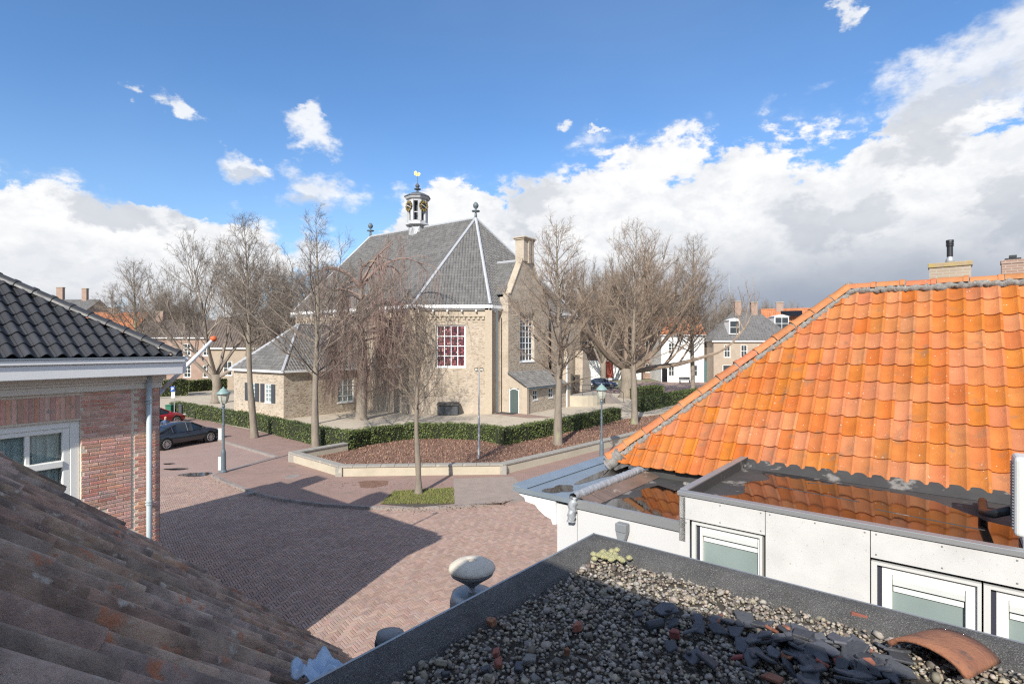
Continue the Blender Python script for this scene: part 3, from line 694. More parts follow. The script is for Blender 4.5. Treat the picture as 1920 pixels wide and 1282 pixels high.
# ------------------------------------------------------------------ trees
def rdir(d, ang, rr):
    a = d.orthogonal().normalized(); b = d.cross(a); t = rr.uniform(0, 6.283)
    return (d*math.cos(ang)+(a*math.cos(t)+b*math.sin(t))*math.sin(ang)).normalized()
def limb(mb, p, d, ln, r0, r1, seg, n, rr, bend=V((0, 0, .1)), wob=.12):
    pts = [p]; q = p.copy(); dd = d.copy()
    for k in range(seg):
        dd = (dd+bend/seg+V((rr.uniform(-1, 1), rr.uniform(-1, 1), rr.uniform(-1, 1)))*wob/math.sqrt(seg)).normalized()
        q = q+dd*(ln/seg); pts.append(q)
    mb.tube(pts, [r0+(r1-r0)*k/seg for k in range(seg+1)], n, cap=False)
    return pts
def twigs(mb, pts, num, ln, r, rr, ang=(.45, 1.1), up=.08, f0=.2, n2=2):
    L_ = len(pts)-1
    for _ in range(num):
        t = rr.uniform(f0, 1)*L_; i = min(int(t), L_-1); p = pts[i].lerp(pts[i+1], t-i); d = (pts[i+1]-pts[i]).normalized()
        dd = (rdir(d, rr.uniform(*ang), rr)+Z*up).normalized(); l = ln*rr.uniform(.5, 1.2); e = p+dd*l
        mb.rv = rr.random(); mb.cone(p, e, r)
        for _ in range(n2):
            s = rr.uniform(.3, .9); g = p.lerp(e, s); d2 = (rdir(dd, rr.uniform(.5, .9), rr)+Z*up*.6).normalized(); mb.cone(g, g+d2*l*rr.uniform(.3, .55), r*.75)
def tree_leader(base, hgt, th, r, spread, seed, label, name='bare_tree', lean=V((0, 0, 0)), n1=46, mat='twig_brown', sub=9, tw=7, prof=None, group='bare trees round the church', a1=(.95, 1.32), up1=.6):
    rr = random.Random(seed); root = thing(name, label, 'tree', base, group)
    tr = MB(); cr = MB(); pts = []; seg = 12; q = base.copy()
    for k in range(seg+1):
        f = k/seg; pts.append(base+Z*hgt*f+lean*f*hgt+V((math.sin(f*5+seed)*.10, math.cos(f*4+seed*2)*.08, 0))*min(1, f*3))
    rad = [max(.012, r*(1.35 if k == 0 else 1)*(1-k/seg)**.9*(.97+.1*math.sin(k*2.1+seed))) for k in range(seg+1)]
    pts.insert(1, base+Z*.25+lean*.25); rad.insert(1, r*1.06)
    tr.tube(pts, rad, 9, cap=False); tr.build('trunk', 'bark', root, smooth=True)
    f0 = th/hgt
    for k in range(n1):
        f = f0+(1-f0)*((k+rr.random())/n1)**1.1*.97; i = 1+int(f*seg); i = min(i, seg); p0 = base+Z*hgt*f+lean*f*hgt+V((math.sin(f*5+seed)*.10, math.cos(f*4+seed*2)*.08, 0))
        g = (f-f0)/(1-f0); pr = prof(g) if prof else (1-g)**.7*(.35+.65*min(1, g*4+.25))
        ln = spread*pr*rr.uniform(.75, 1.15)+.3; az = k*2.399+rr.uniform(-.4, .4); an = rr.uniform(*a1)*(1-.35*g)
        d = V((math.cos(az)*math.sin(an), math.sin(az)*math.sin(an), math.cos(an)))
        r1 = max(.013, r*.28*(1-f)**.6); cr.rv = rr.random()
        lp = limb(cr, p0, d, ln*1.15, r1, r1*.25, 5, 4, rr, bend=Z*up1*rr.uniform(.4, 1.2), wob=.3)
        for s in range(max(3, int(sub*ln/spread*1.6))):
            t = rr.uniform(.15, 1)*5; ii = min(int(t), 4); p = lp[ii].lerp(lp[ii+1], t-ii); dd = (rdir((lp[ii+1]-lp[ii]).normalized(), rr.uniform(.5, 1.1), rr)+Z*.12).normalized()
            l2 = ln*rr.uniform(.22, .5)*(1.1-.6*t/5)+.15; cr.rv = rr.random()
            sp = limb(cr, p, dd, l2, max(.008, r1*.34), .005, 3, 3, rr, bend=Z*.25, wob=.6)
            twigs(cr, sp, max(3, int(1.0*tw*(.5+l2))), .34+.2*l2, .0062, rr)
        twigs(cr, lp, 8, .45, .008, rr, f0=.3)
    twigs(cr, pts[-4:], 18, .6, .008, rr)
    cr.build('crown', mat, root); return root
def tree_spread(base, hgt, r, limbs, seed, label, name='bare_tree', mat='twig_grey', group='bare trees round the church', fork=2.2, dense=1.0, sp_ang=(.45, 1.0), twl=.6):
    rr = random.Random(seed); root = thing(name, label, 'tree', base, group); tr = MB(); cr = MB()
    tr.tube([base, base+Z*.3, base+Z*fork*.6+V((.1, 0, 0)), base+Z*fork], [r*1.5, r*1.1, r, r*1.05], 10, cap=True); tr.build('trunk', 'bark', root, smooth=True)
    top = base+Z*fork
    def grow(p, d, ln, rad, lev):
        cr.rv = rr.random()
        pts = limb(cr, p, d, ln, rad, rad*.45, 5, 6 if lev == 0 else 4, rr, bend=Z*.35, wob=.35)
        if lev < 3:
            for k in range(int((4, 5, 5)[lev]*dense)+(lev == 0)):
                t = rr.uniform(.35, 1)*5; i = min(int(t), 4); q = pts[i].lerp(pts[i+1], t-i)
                dd = (rdir((pts[i+1]-pts[i]).normalized(), rr.uniform(*sp_ang), rr)+Z*.2).normalized(); grow(q, dd, ln*rr.uniform(.45, .72), max(.009, rad*.38), lev+1)
            grow(pts[-1], (pts[-1]-pts[-2]).normalized(), ln*.6, max(.009, rad*.45), lev+1)
        else: twigs(cr, pts, int(9*dense), twl, .0085, rr, up=.15, f0=.05)
        if lev >= 1: twigs(cr, pts, int(5*dense), twl, .01, rr, f0=.3)
    for (az, an, f) in limbs:
        d = V((math.cos(az)*math.sin(an), math.sin(az)*math.sin(an), math.cos(an))); grow(top-Z*rr.uniform(0, fork*.25), d, hgt*f, r*.5, 0)
    cr.build('crown', mat, root); return root
def tree_weep(base, hgt, r, width, seed, label):
    rr = random.Random(seed); root = thing('weeping_tree', label, 'tree', base, 'bare trees round the church'); tr = MB(); cr = MB()
    pts = [base, base+Z*.4, base+Z*hgt*.3+V((.2, 0, 0)), base+Z*hgt*.55+V((-.2, .1, 0)), base+Z*hgt*.72+V((.1, 0, 0))]
    tr.tube(pts, [r*1.5, r*1.05, r*.85, r*.6, r*.35], 9, cap=False); tr.build('trunk', 'bark', root, smooth=True)
    ends = []
    for k in range(30):
        f = rr.uniform(.33, .72) if k > 5 else .7; p = base+Z*hgt*f; az = k*2.4+rr.uniform(-.3, .3); ln = width*.5*rr.uniform(.55, 1.0)*(1.25-f*.7)
        if k < 6: d = V((math.cos(az)*.55, math.sin(az)*.5, .95)).normalized(); bend = Z*-1.5; ln = hgt*.40
        else: d = V((math.cos(az), math.sin(az), .75)).normalized(); bend = Z*-1.6
        cr.rv = rr.random(); lp = limb(cr, p, d, ln, r*.30 if k < 6 else r*.22, .035, 9, 5, rr, bend=bend, wob=.5); ends.append(lp)
        for _ in range(5):
            t = rr.uniform(.3, .95)*9; i = min(int(t), 8); q = lp[i].lerp(lp[i+1], t-i); dd = rdir((lp[i+1]-lp[i]).normalized(), rr.uniform(.5, 1.0), rr)
            ends.append(limb(cr, q, dd, ln*rr.uniform(.25, .5), .04, .015, 5, 4, rr, bend=Z*-1.0, wob=.4))
    for lp in ends:
        n = len(lp)-1
        for _ in range(11 if n > 6 else 6):
            t = rr.uniform(.25, 1)*n; i = min(int(t), n-1); q = lp[i].lerp(lp[i+1], t-i); ln = min(rr.uniform(1.5, 6.0), max(.6, q.z-base.z-rr.uniform(.5, 3)))
            cr.rv = rr.random(); hp_ = [q]; dd = V((rr.uniform(-.6, .6), rr.uniform(-.6, .6), .1)); sg = 7
            for s in range(sg):
                dd = (dd*.55+V((rr.uniform(-.32, .32), rr.uniform(-.32, .32), -.75))).normalized(); hp_.append(hp_[-1]+dd*ln/sg)
            cr.tube(hp_, [.013-.001*s for s in range(sg+1)], 3, cap=False)
            for _ in range(int(ln*6)):
                t2 = rr.uniform(0, sg); j = min(int(t2), sg-1); g = hp_[j].lerp(hp_[j+1], t2-j); cr.cone(g, g+V((rr.uniform(-.3, .3), rr.uniform(-.3, .3), rr.uniform(-.6, -.1))), .006)
    cr.build('crown', 'twig_weep', root); return root
tree_leader(G(785, 925, PZ), 7.5, 3.0, .135, 2.3, 3, 'slim young bare tree standing in the grass pit beside the kerb', n1=26, sub=6, tw=4, mat='twig_brown', a1=(.55, 1.05), up1=.7)
tree_leader(G(592, 840, PZ), 13.4, 3.9, .23, 4.4, 11, 'bare tree with a round twiggy crown at the corner of the long hedge', n1=46, sub=9, tw=7, prof=lambda g: max(.12, 1.15*math.sin(min(1, g*1.35+.22)*math.pi)**.8 if g < .58 else .34*(1.4-g)), mat='twig_grey')
tree_leader(G(477, 820, PZ), 14.2, 5.6, .24, 3.5, 23, 'tall bare tree with leaning trunk in front of the shuttered church annex', n1=44, sub=9, tw=7, lean=V((-.055, 0, 0)), mat='twig_grey', a1=(.8, 1.15))
tree_weep(G(677, 787, PZ), 15.2, .42, 10.5, 5, 'weeping tree with hanging reddish twigs before the church nave')
tree_leader(G(1046, 835, PZ), 13.2, 3.5, .27, 4.1, 31, 'bare tree with a thick knotty trunk rising from the hedge by the annex door', n1=52, sub=9, tw=7, mat='twig_brown')
tree_leader(G(1190, 796, PZ), 14.9, 4.0, .27, 5.2, 47, 'broad bare tree beside the church steps and railing', n1=60, sub=10, tw=7, mat='twig_brown')
tree_leader(G(1299, 744, PZ), 18.8, 5.0, .30, 5.8, 59, 'tall pointed bare tree in front of the white house', n1=70, sub=12, tw=7, mat='twig_grey')
tree_spread(G(1176, 745, PZ), 15.5, .78, [(0.05, 1.42, .62), (.5, 1.0, .5), (1.5, .6, .5), (2.6, .8, .5), (3.6, .95, .5), (4.6, .7, .5), (5.5, 1.1, .48), (0, .25, .5)], 61, 'massive old tree with heavy horizontal limbs beyond the church steps', mat='twig_brown', fork=3.4, dense=.95)
tree_spread(G(405, 756, PZ), 13.5, .42, [(2.7, .95, .5), (3.5, .7, .5), (.5, .75, .5), (4.6, .5, .5), (1.4, .55, .5), (2.2, .35, .55), (.1, 1.1, .38)], 71, 'wide bare tree with several heavy limbs beyond the parked cars', fork=3.0, dense=.9)
tree_leader(V((-41, 58, PZ)), 15, 4.0, .3, 4.6, 75, 'bare tree rising behind the wide limbed tree near the brown roof', n1=60, mat='twig_grey')
tree_leader(V((-78, 104, PZ)), 18.0, 5.0, .3, 5.4, 77, 'small looking rounded bare tree beyond the orange roof', n1=60, mat='twig_grey')
far_src = tree_spread(V((-34, 76, 0)), 15, .4, [(k*1.05, .35+.1*(k % 3), .5) for k in range(7)], 83, 'bare tree standing far behind the churchyard', fork=3, group='bare trees beyond the churchyard')
rr = random.Random(5)
for x, y, s in ((-26, 84, 1.05), (-62, 100, .95), (20, 96, 1.0), (15, 88, 1.1), (31, 104, .95), (9, 92, .9), (43, 112, .9), (62, 125, .95), (70, 118, .8), (82, 138, .9), (55, 118, .8), (-100, 150, 1), (92, 150, .85), (38, 128, 1.0)):
    where = 'behind the flat roofed block' if 0 < x < 36 else ('behind the orange and grey roofed houses' if x > 0 else 'beyond the brown brick house')
    copy_tree(far_src, label='bare tree standing '+where, M4=Matrix.Translation((x, y, 0)) @ Matrix.Rotation(rr.uniform(0, 6.28), 4, 'Z') @ Matrix.Scale(s, 4) @ Matrix.Translation((34, -76, 0)))

# ------------------------------------------------------------------ church
D = V((-.82, .571, 0)).normalized(); Nn = V((-.571, -.82, 0)).normalized(); T = -Nn; O = -D     # nave axis (away), nave wall outward, apse right, gable outward
A = V((-8.72, 46.9, 0)); B = V((-2.06, 46.9, 0)); ZE = 9.4
PA = V((-3.7, 54.5, 19.1)); R1 = V((-16.9, 63.7, 19.1))
A2 = A+D*17.5; B2 = B+T*15.6
D1 = V((-24.6, 62.6, 0)); D2 = V((-18.5, 71.3, 0)); C1 = V((-11.7, 71.2, 0)); C0 = V((1.5, 61.96, 0))
church = thing('church', 'yellow brick church with steep grey tiled roof and clock turret', 'church', V((-8, 55, 0)))
f2d = (B-A).normalized(); f2n = V((0, -1, 0)); f2l = (B-A).length
mb = MB()
wn = [(1.5, 3.86, 4.2, 8.0), (8.5, 10.9, 4.2, 8.0), (13.0, 15.4, 4.2, 8.0)]
wall(mb, A, D, 17.5, 0, ZE, Nn, wn, .22)
f2w = (A.x*-1-6.66, A.x*-1-4.08, 4.2, 7.92)
wall(mb, A, f2d, f2l, 0, ZE, f2n, [f2w], .22)
for a, b in ((B, B2), (B2, C0), (C0, C1), (C1, D2), (D2, D1), (D1, A2)):
    d = (b-a).normalized(); wall(mb, a, d, (b-a).length, 0, ZE, V((d.y, -d.x, 0)) if True else d)
mb.build('nave_wall', 'church_brick', church)
# plinth, corner piers, dentil frieze
mb = MB()
for P_, d_, l_, n_ in ((A, f2d, f2l, f2n), (A, D, 17.5, Nn)):
    mb.para(P_+Z*0, d_*l_, n_*.06, Z*1.55)
mb.build('plinth', 'church_brick', church)
mb = MB()
for P_, d_, l_, n_ in ((A, f2d, f2l, f2n), (A, D, 17.5, Nn)):
    k = .2
    while k < l_-.25:
        mb.para(P_+d_*k+Z*8.40, d_*.2, n_*.12, Z*.22); k += .42
    mb.para(P_+d_*.1+Z*8.64, d_*(l_-.2), n_*.15, Z*.1)
mb.build('frieze', 'church_trim', church)
for P_, s in ((B, 1), (A, 1)):
    m_ = MB(); m_.box(P_+V((0, -.02, ZE/2)), .62, .4, ZE-.02); m_.build('corner_pier', 'church_trim', church)
m_ = MB(); m_.tube([B+V((.75, .2, .2)), B+V((.75, .2, ZE-.1))], .07, 8); m_.build('downpipe', 'lamp_post', church)
w = window(church, A, f2d, f2n, *f2w, 4, 4, fw=.12, bar=.07, dep=.2, gmat='stained_glass', fmat='white_paint')
for o_ in wn: window(church, A, D, Nn, *o_, 4, 4, fw=.12, bar=.07, dep=.2, gmat='glass', fmat='white_paint')
# segmental brick arches over the windows
def arch(P_, d_, n_, a0, a1, z, rise=.3, th=.3):
    m_ = MB(); pts = []
    for k in range(13):
        s = k/12; pts.append((a0-.15+(a1-a0+.3)*s, z+.06+rise*(1-(2*s-1)**2)))
    for (x0, y0), (x1, y1) in zip(pts, pts[1:]):
        m_.prism([P_+d_*x0+Z*y0, P_+d_*x1+Z*y1, P_+d_*x1+Z*(y1+th), P_+d_*x0+Z*(y0+th)], n_*.05)
    m_.build('window_arch', 'church_trim', church)
arch(A, f2d, f2n, f2w[0], f2w[1], f2w[3])
for o_ in wn: arch(A, D, Nn, o_[0], o_[1], o_[3])
# gutters
mb = MB()
for a, b in ((A2, A), (A, B), (B, B2)):
    d = (b-a).normalized(); n = V((d.y, -d.x, 0)); mb.para(a-d*.35+Z*(ZE-.02), d*((b-a).length+.7), n*.42, Z*.28)
    mb.para(a-d*.2+Z*(ZE-.17), d*((b-a).length+.4), n*.22, Z*.15)
    k = .5
    while k < (b-a).length: mb.para(a+d*k+Z*(ZE-.34), d*.12, n*.32, Z*.17); k += 1.25
mb.build('gutter', 'white_paint', church)
# roof
ev = lambda p: V((p.x, p.y, ZE+.27))
cen = (PA+R1)/2
def outw(p): q = V((p.x-cen.x, p.y-cen.y, 0)).normalized(); return ev(p)+q*.3
eA, eB, eA2, eB2, eD1, eD2, eC1, eC0 = map(outw, (A, B, A2, B2, D1, D2, C1, C0))
faces = [[eA2, eA, PA, R1], [eA, eB, PA], [eB, eB2, PA], [eB2, eC0, PA], [eC0, eC1, R1, PA], [eC1, eD2, R1], [eD2, eD1, R1], [eD1, eA2, R1]]
mb = MB(); mb.rv = .3
for f in faces: mb.quad(*f)
roof = mb.build('roof', 'church_roof', church)
mb = MB()
for f in faces[:3]: ribbed(mb, f, Z, sp=.27, hgt=.055, row=.36)
stuff(mb.build('pantiles', 'church_roof', roof))
for a, b, r in ((eA, PA, .13), (eB, PA, .15), (eB2, PA, .11), (R1, eA2, .13), (PA, R1, .13)):
    m_ = MB(); m_.tube([a+Z*.05, b+Z*.05], r, 6); m_.build('lead_hip', 'roof_lead', roof)
for p in (PA, R1):
    m_ = MB(); m_.lathe(p, [(.16, -.1), (.12, .5), (.06, .6), (.42, .7), (.42, .78), (.08, .85), (.1, .98), (.26, 1.15), (.3, 1.35), (.18, 1.58), (.02, 1.68)], 12); m_.build('finial', 'lamp_post', roof, smooth=True)
# clock turret on the ridge
tb = PA+D*8.28; TB = V((tb.x, tb.y, 0)); zc = 19.1
tur = bpy.data.objects.new('clock_turret', None); COL.objects.link(tur); tur.location = TB+Z*17; under(tur, church); tur.matrix_basis = Matrix.Translation(TB+Z*17)
mb = MB(); mb.lathe(TB, [(.92, 16.6), (.92, 19.35)], 8); mb.build('turret_base', 'turret_paint', tur)
mb = MB()
for k in range(8):
    t0 = 2*math.pi*(k+.5)/8; t1 = t0+math.pi/4; z0, z1 = 17.2, 19.25
    p = TB+V((math.cos(t0), math.sin(t0), 0))*.95; q = TB+V((math.cos(t1), math.sin(t1), 0))*.95
    mb.tube([p+Z*z0, q+Z*z1], .05, 4); mb.tube([q+Z*z0, p+Z*z1], .05, 4); mb.tube([p+Z*z0, p+Z*z1], .06, 4); mb.tube([p+Z*z1, q+Z*z1], .06, 4)
mb.build('base_bracing', 'galvanised', tur)
mb = MB(); mb.lathe(TB, [(.95, 19.3), (1.35, 19.4), (1.35, 19.55), (1.12, 19.62), (1.12, 19.85), (1.0, 19.85)], 8); mb.build('turret_sill', 'turret_paint', tur)
for k in range(8):
    t0 = 2*math.pi*(k+.5)/8; p = TB+V((math.cos(t0), math.sin(t0), 0))*1.02
    m_ = MB(); m_.box(p+Z*20.95, .22, .34, 2.3, V((math.cos(t0), math.sin(t0), 0)), V((-math.sin(t0), math.cos(t0), 0))); m_.build('turret_post', 'turret_paint', tur)
mb = MB(); mb.lathe(TB, [(1.1, 22.0), (1.1, 22.2), (1.3, 22.25), (1.4, 22.4), (1.4, 22.5)], 8); mb.build('turret_cornice', 'turret_paint', tur)
mb = MB(); mb.lathe(TB, [(1.5, 22.5), (1.48, 22.58), (.9, 22.9), (.35, 23.1), (.12, 23.2), (.1, 23.4), (.38, 23.45), (.38, 23.52), (.08, 23.58), (.22, 23.72), (.26, 23.88), (.1, 24.1), (.03, 24.15), (.025, 25.3)], 8); mb.build('turret_roof', 'turret_dark', tur)
mb = MB(); mb.box(TB+V((0, 0, 20.9)), .8, .8, 2.2); mb.build('bell_frame', 'louvre', tur)
mb = MB()
for k in range(8):
    a = math.pi*2*k/8; d = V((math.cos(a), math.sin(a), 0)); e = V((-math.sin(a), math.cos(a), 0))
    mb.box(TB+d*.93+Z*20.75, .05, .8, .08, d, e)
stuff(mb.build('turret_rail', 'turret_paint', tur))
mb = MB(); mb.prism([TB+V((x*.7, 0, 24.95+z*.7)) for x, z in ((-.5, .2), (-.1, 0), (.3, .05), (.45, .35), (.25, .6), (.05, .35), (-.25, .8), (-.55, .65))], (0, .05, 0)); mb.build('weathercock', 'gold', tur)
for k in range(8):
    a = math.pi*2*k/8; d = V((math.cos(a), math.sin(a), 0)); e = V((-math.sin(a), math.cos(a), 0))
    if d.y > -.4 or abs(d.x) < .3: continue
    c = TB+d*1.14+Z*21.4
    m_ = MB(); m_.tube([c-d*.03, c+d*.03], .56, 24); cl = m_.build('clock_face', 'black_paint', tur)
    m_ = MB()
    for h in range(12):
        an = 2*math.pi*h/12; ri = e*math.sin(an)+Z*math.cos(an); pe = e*math.cos(an)-Z*math.sin(an)
        m_.box(c+d*.05+ri*.47, .03, .10 if h % 3 else .13, .28, d, pe, ri)
    stuff(m_.build('hour_marks', 'gold', cl))
    m_ = MB()
    for an, ln, wd in ((R(118), .55, .06), (R(292), .4, .08)):
        ri = e*math.sin(an)+Z*math.cos(an); pe = e*math.cos(an)-Z*math.sin(an); m_.box(c+d*.075+ri*ln*.42, .02, wd, ln, d, pe, ri)
    m_.build('clock_hands', 'cap_white', cl)
# gable with chimney on the apse
S = B+T*1.66; Gc = S+O*.946; gw = 7.0; zg = 10.5
mb = MB(); gwin = (1.9, 4.35, 4.6, 9.2); wall(mb, Gc, T, gw, 0, zg, O, [gwin], .3)
wall(mb, S, O, .946, 0, zg, Nn); ge = Gc+T*gw; wall(mb, ge, -O, 2.2, 0, zg, T)
mb.build('gable_wall', 'church_brick', church)
prof = [(0, zg), (.0, 10.75), (.3, 10.75), (1.0, 11.9), (1.6, 12.9), (2.25, 14.0), (2.25, 14.2), (4.15, 14.2), (4.15, 14.0), (4.7, 12.9), (5.3, 12.0), (6.1, 11.2), (7.0, 10.8), (7.0, zg)]
mb = MB(); mb.prism([Gc+T*k+Z*z for k, z in prof], -O*.55); mb.build('gable_top', 'church_brick', church)
for half in (prof[1:7], prof[8:-1]):
    mb = MB()
    for (k0, z0), (k1, z1) in zip(half, half[1:]):
        a = Gc+T*k0+Z*z0; b = Gc+T*k1+Z*z1; d = (b-a).normalized(); up = O.cross(d).normalized()
        if up.z < 0: up = -up
        mb.para(a+O*.06-d*.02, (b-a)+d*.04, -O*.67, up*.09)
    mb.build('gable_coping', 'church_trim', church)
ck = Gc+T*3.2-O*.35
mb = MB(); mb.box(ck+Z*15.0, 1.75, .95, 2.0, T, O); mb.box(ck+Z*14.9+O*.1, .35, .95, 2.1, T, O); mb.build('chimney', 'church_brick', church)
mb = MB(); mb.box(ck+Z*16.06, 1.95, 1.15, .14, T, O); mb.box(ck+Z*16.2, 2.15, 1.35, .14, T, O); mb.build('chimney_cap', 'church_trim', church, bevel=.03)
window(church, Gc, T, O, *gwin, 4, 8, fw=.14, bar=.075, dep=.26, gmat='glass', fmat='white_paint', single=True)
mb = MB(); pl = [Gc+T*(-.1)+Z*10.7-O*.5, Gc+T*3.2+Z*14.15-O*.5, Gc+T*3.2+Z*14.15-O*6.2, Gc+T*(-.1)+Z*10.7-O*6.2]
prr = [Gc+T*6.5+Z*10.7-O*.5, Gc+T*3.2+Z*14.15-O*.5, Gc+T*3.2+Z*14.15-O*6.2, Gc+T*6.5+Z*10.7-O*6.2]
mb.quad(*pl); mb.quad(*prr); cr_ = mb.build('cross_roof', 'church_roof', church)
mb = MB(); ribbed(mb, pl, Z, sp=.27, hgt=.055, row=.36); stuff(mb.build('pantiles', 'church_roof', cr_))
mb = MB(); mb.tube([Gc+T*3.2+Z*14.2-O*.5, Gc+T*3.2+Z*14.2-O*4.2], .13, 6); mb.build('lead_ridge', 'roof_lead', cr_)
# lean-to with green door against the gable
an = bpy.data.objects.new('lean_to', None); COL.objects.link(an); under(an, church); an.matrix_basis = Matrix.Translation(Gc+O*1)
Q = Gc+O*2.0
mb = MB(); door = (.14, 1.16, .12, 2.3)
wall(mb, Gc, O, 2.0, 0, 2.5, Nn, [door], .12); mb.prism([Gc+Z*2.5, Q+Z*2.5, Gc+Z*3.65], -Nn*.2)
aw = [(1.0, 1.75, 1.25, 2.15), (3.7, 4.45, 1.25, 2.15)]; wall(mb, Q, T, 6.95, 0, 2.5, O, aw, .12); wall(mb, Q+T*6.95, -O, 2.0, 0, 2.5, T)
mb.build('lean_to_wall', 'church_brick', an)
mb = MB(); mb.box(Q-O*.12+Nn*.03+Z*1.22, .5, .3, 2.42, O, Nn); mb.build('corner_pier', 'church_trim', an)
dm = MB(); pts = [(.2, .14), (1.1, .14), (1.1, 2.1), (.88, 2.2), (.65, 2.24), (.42, 2.2), (.2, 2.1)]
dm.prism([Gc+O*a+Z*z-Nn*.08 for a, z in pts], Nn*.05); dr = dm.build('door', 'green_door', an)
m_ = MB()
for k in range(5): m_.para(Gc+O*(.22+k*.178)+Z*.16-Nn*.028, O*.165, Z*1.9, Nn*.008)
m_.build('door_board', 'green_door', dr); m_ = MB(); m_.tube([Gc+O*1.02+Z*1.15-Nn*.02, Gc+O*1.02+Z*1.15+Nn*.05, Gc+O*.9+Z*1.15+Nn*.05], .018, 6); m_.build('door_handle', 'galvanised', dr)
m_ = MB(); m_.para(Gc+O*.14+Z*.12-Nn*.08, O*.055, Z*2.12, Nn*.1); m_.para(Gc+O*1.105+Z*.12-Nn*.08, O*.055, Z*2.12, Nn*.1)
for (a0, z0), (a1, z1) in zip(pts[2:], pts[3:]): m_.prism([Gc+O*a0+Z*z0-Nn*.08, Gc+O*a1+Z*z1-Nn*.08, Gc+O*a1+Z*(z1+.07)-Nn*.08, Gc+O*a0+Z*(z0+.07)-Nn*.08], Nn*.1)
m_.build('door_frame', 'white_paint', an)
for o_ in aw: window(an, Q, T, O, *o_, 2, 2, fw=.07, bar=.05, dep=.1, fmat='white_paint')
lp = [Q+O*.25-T*.2+Z*2.42, Q+O*.25+T*7.1+Z*2.42, Gc+T*7.1+Z*3.72, Gc-T*.2+Z*3.72]
mb = MB(); mb.quad(*lp); mb.quad(*[p-Z*.07 for p in lp[::-1]]); lr = mb.build('lean_to_roof', 'church_roof', an)
mb = MB(); ribbed(mb, lp, Z, sp=.24, hgt=.05, row=.33); stuff(mb.build('pantiles', 'church_roof', lr))
mb = MB(); mb.para(Q+O*.22-T*.2+Z*2.28, T*7.3, O*.14, Z*.11); mb.build('lean_to_gutter', 'lamp_post', an)
mb = MB(); mb.quad(*[Gc+O*a+Nn*b+Z*(PZ+.035) for a, b in ((-.6, .1), (-.6, 1.6), (3.4, 2.1), (5.0, .6), (2.4, .1))]); mb.build('brick_path', 'pavement_brick', church)
mb = MB(); mb.box(Gc+O*.3+Nn*.7+Z*(PZ+.06), 1.7, .9, .04, O, Nn); mb.build('door_mat', 'bitumen', church)
# flank beyond the lean-to: pier, buttress, entrance platform, steps and railing
Q2 = Q+T*6.95
mb = MB(); mb.box(Q2+T*.35-O*.3+Z*3.0, .7, .9, 6.0, T, O); mb.build('corner_pier', 'church_trim', church)
m_ = MB(); m_.tube([Q2+O*.12+Z*.1, Q2+O*.12+Z*5.2], .06, 8); m_.build('downpipe', 'white_paint', church)
bt_ = G(1092, 748) ; bt_ = V((bt_.x*.93, bt_.y*.93, 0)); 
mb = MB(); mb.prism([bt_+Z*1.2, bt_+T*2.0+Z*1.2, bt_+T*2.0+Z*3.2, bt_+T*.9+Z*5.2, bt_+T*.1+Z*5.6], -O*.9); mb.build('buttress', 'church_brick', church)
mb = MB(); wall(mb, Q2+T*.6-O*2, T, 6.2, 0, 8.5, O); mb.build('porch_wall', 'church_brick', church)
plat = thing('entrance_platform', 'round fronted brick entrance platform with dark railing beside the church', 'platform', Q2+T*3+O*1)
c = Q2+T*3.4-O*.2; arc = [c+O*(math.sin(k/14*math.pi)*2.3)+T*(-math.cos(k/14*math.pi)*2.9) for k in range(15)]
mb = MB(); mb.prism([V((p.x, p.y, 0)) for p in arc], Z*1.15); mb.build('platform_wall', 'planter_brick', plat)
mb = MB(); mb.prism([V((p.x, p.y, 1.152)) for p in arc], Z*.07); mb.build('platform_slab', 'granite', plat)
sd = (T*.9+O*.45).normalized(); sn = Z.cross(sd)
for k in range(5):
    m_ = MB(); m_.para(arc[10]+sd*(.1+.34*k)-sn*.9, sd*.36, sn*2.1, Z*(1.1-.21*k)); m_.build('step', 'kerb_stone', plat, bevel=.01)
mb = MB()
rp = [V((p.x, p.y, 1.2)) for p in arc[1:11]]; 
for p in rp[::2]: mb.tube([p, p+Z*1.0], .025, 5)
mb.tube([p+Z*1.0 for p in rp], .03, 5); mb.tube([p+Z*.55 for p in rp], .02, 5)
e0 = arc[10]+sd*.1+sn*1.1; e1_ = e0+sd*1.8
for s_ in (0, -2.0):
    a_, b_ = V((e0.x, e0.y, 0))+sn*s_, V((e1_.x, e1_.y, 0))+sn*s_
    mb.tube([a_+Z*2.15, b_+Z*1.2], .03, 5); mb.tube([a_+Z*1.1, a_+Z*2.15], .025, 5); mb.tube([b_, b_+Z*1.2], .025, 5)
mb.build('railing', 'rail_metal', plat)
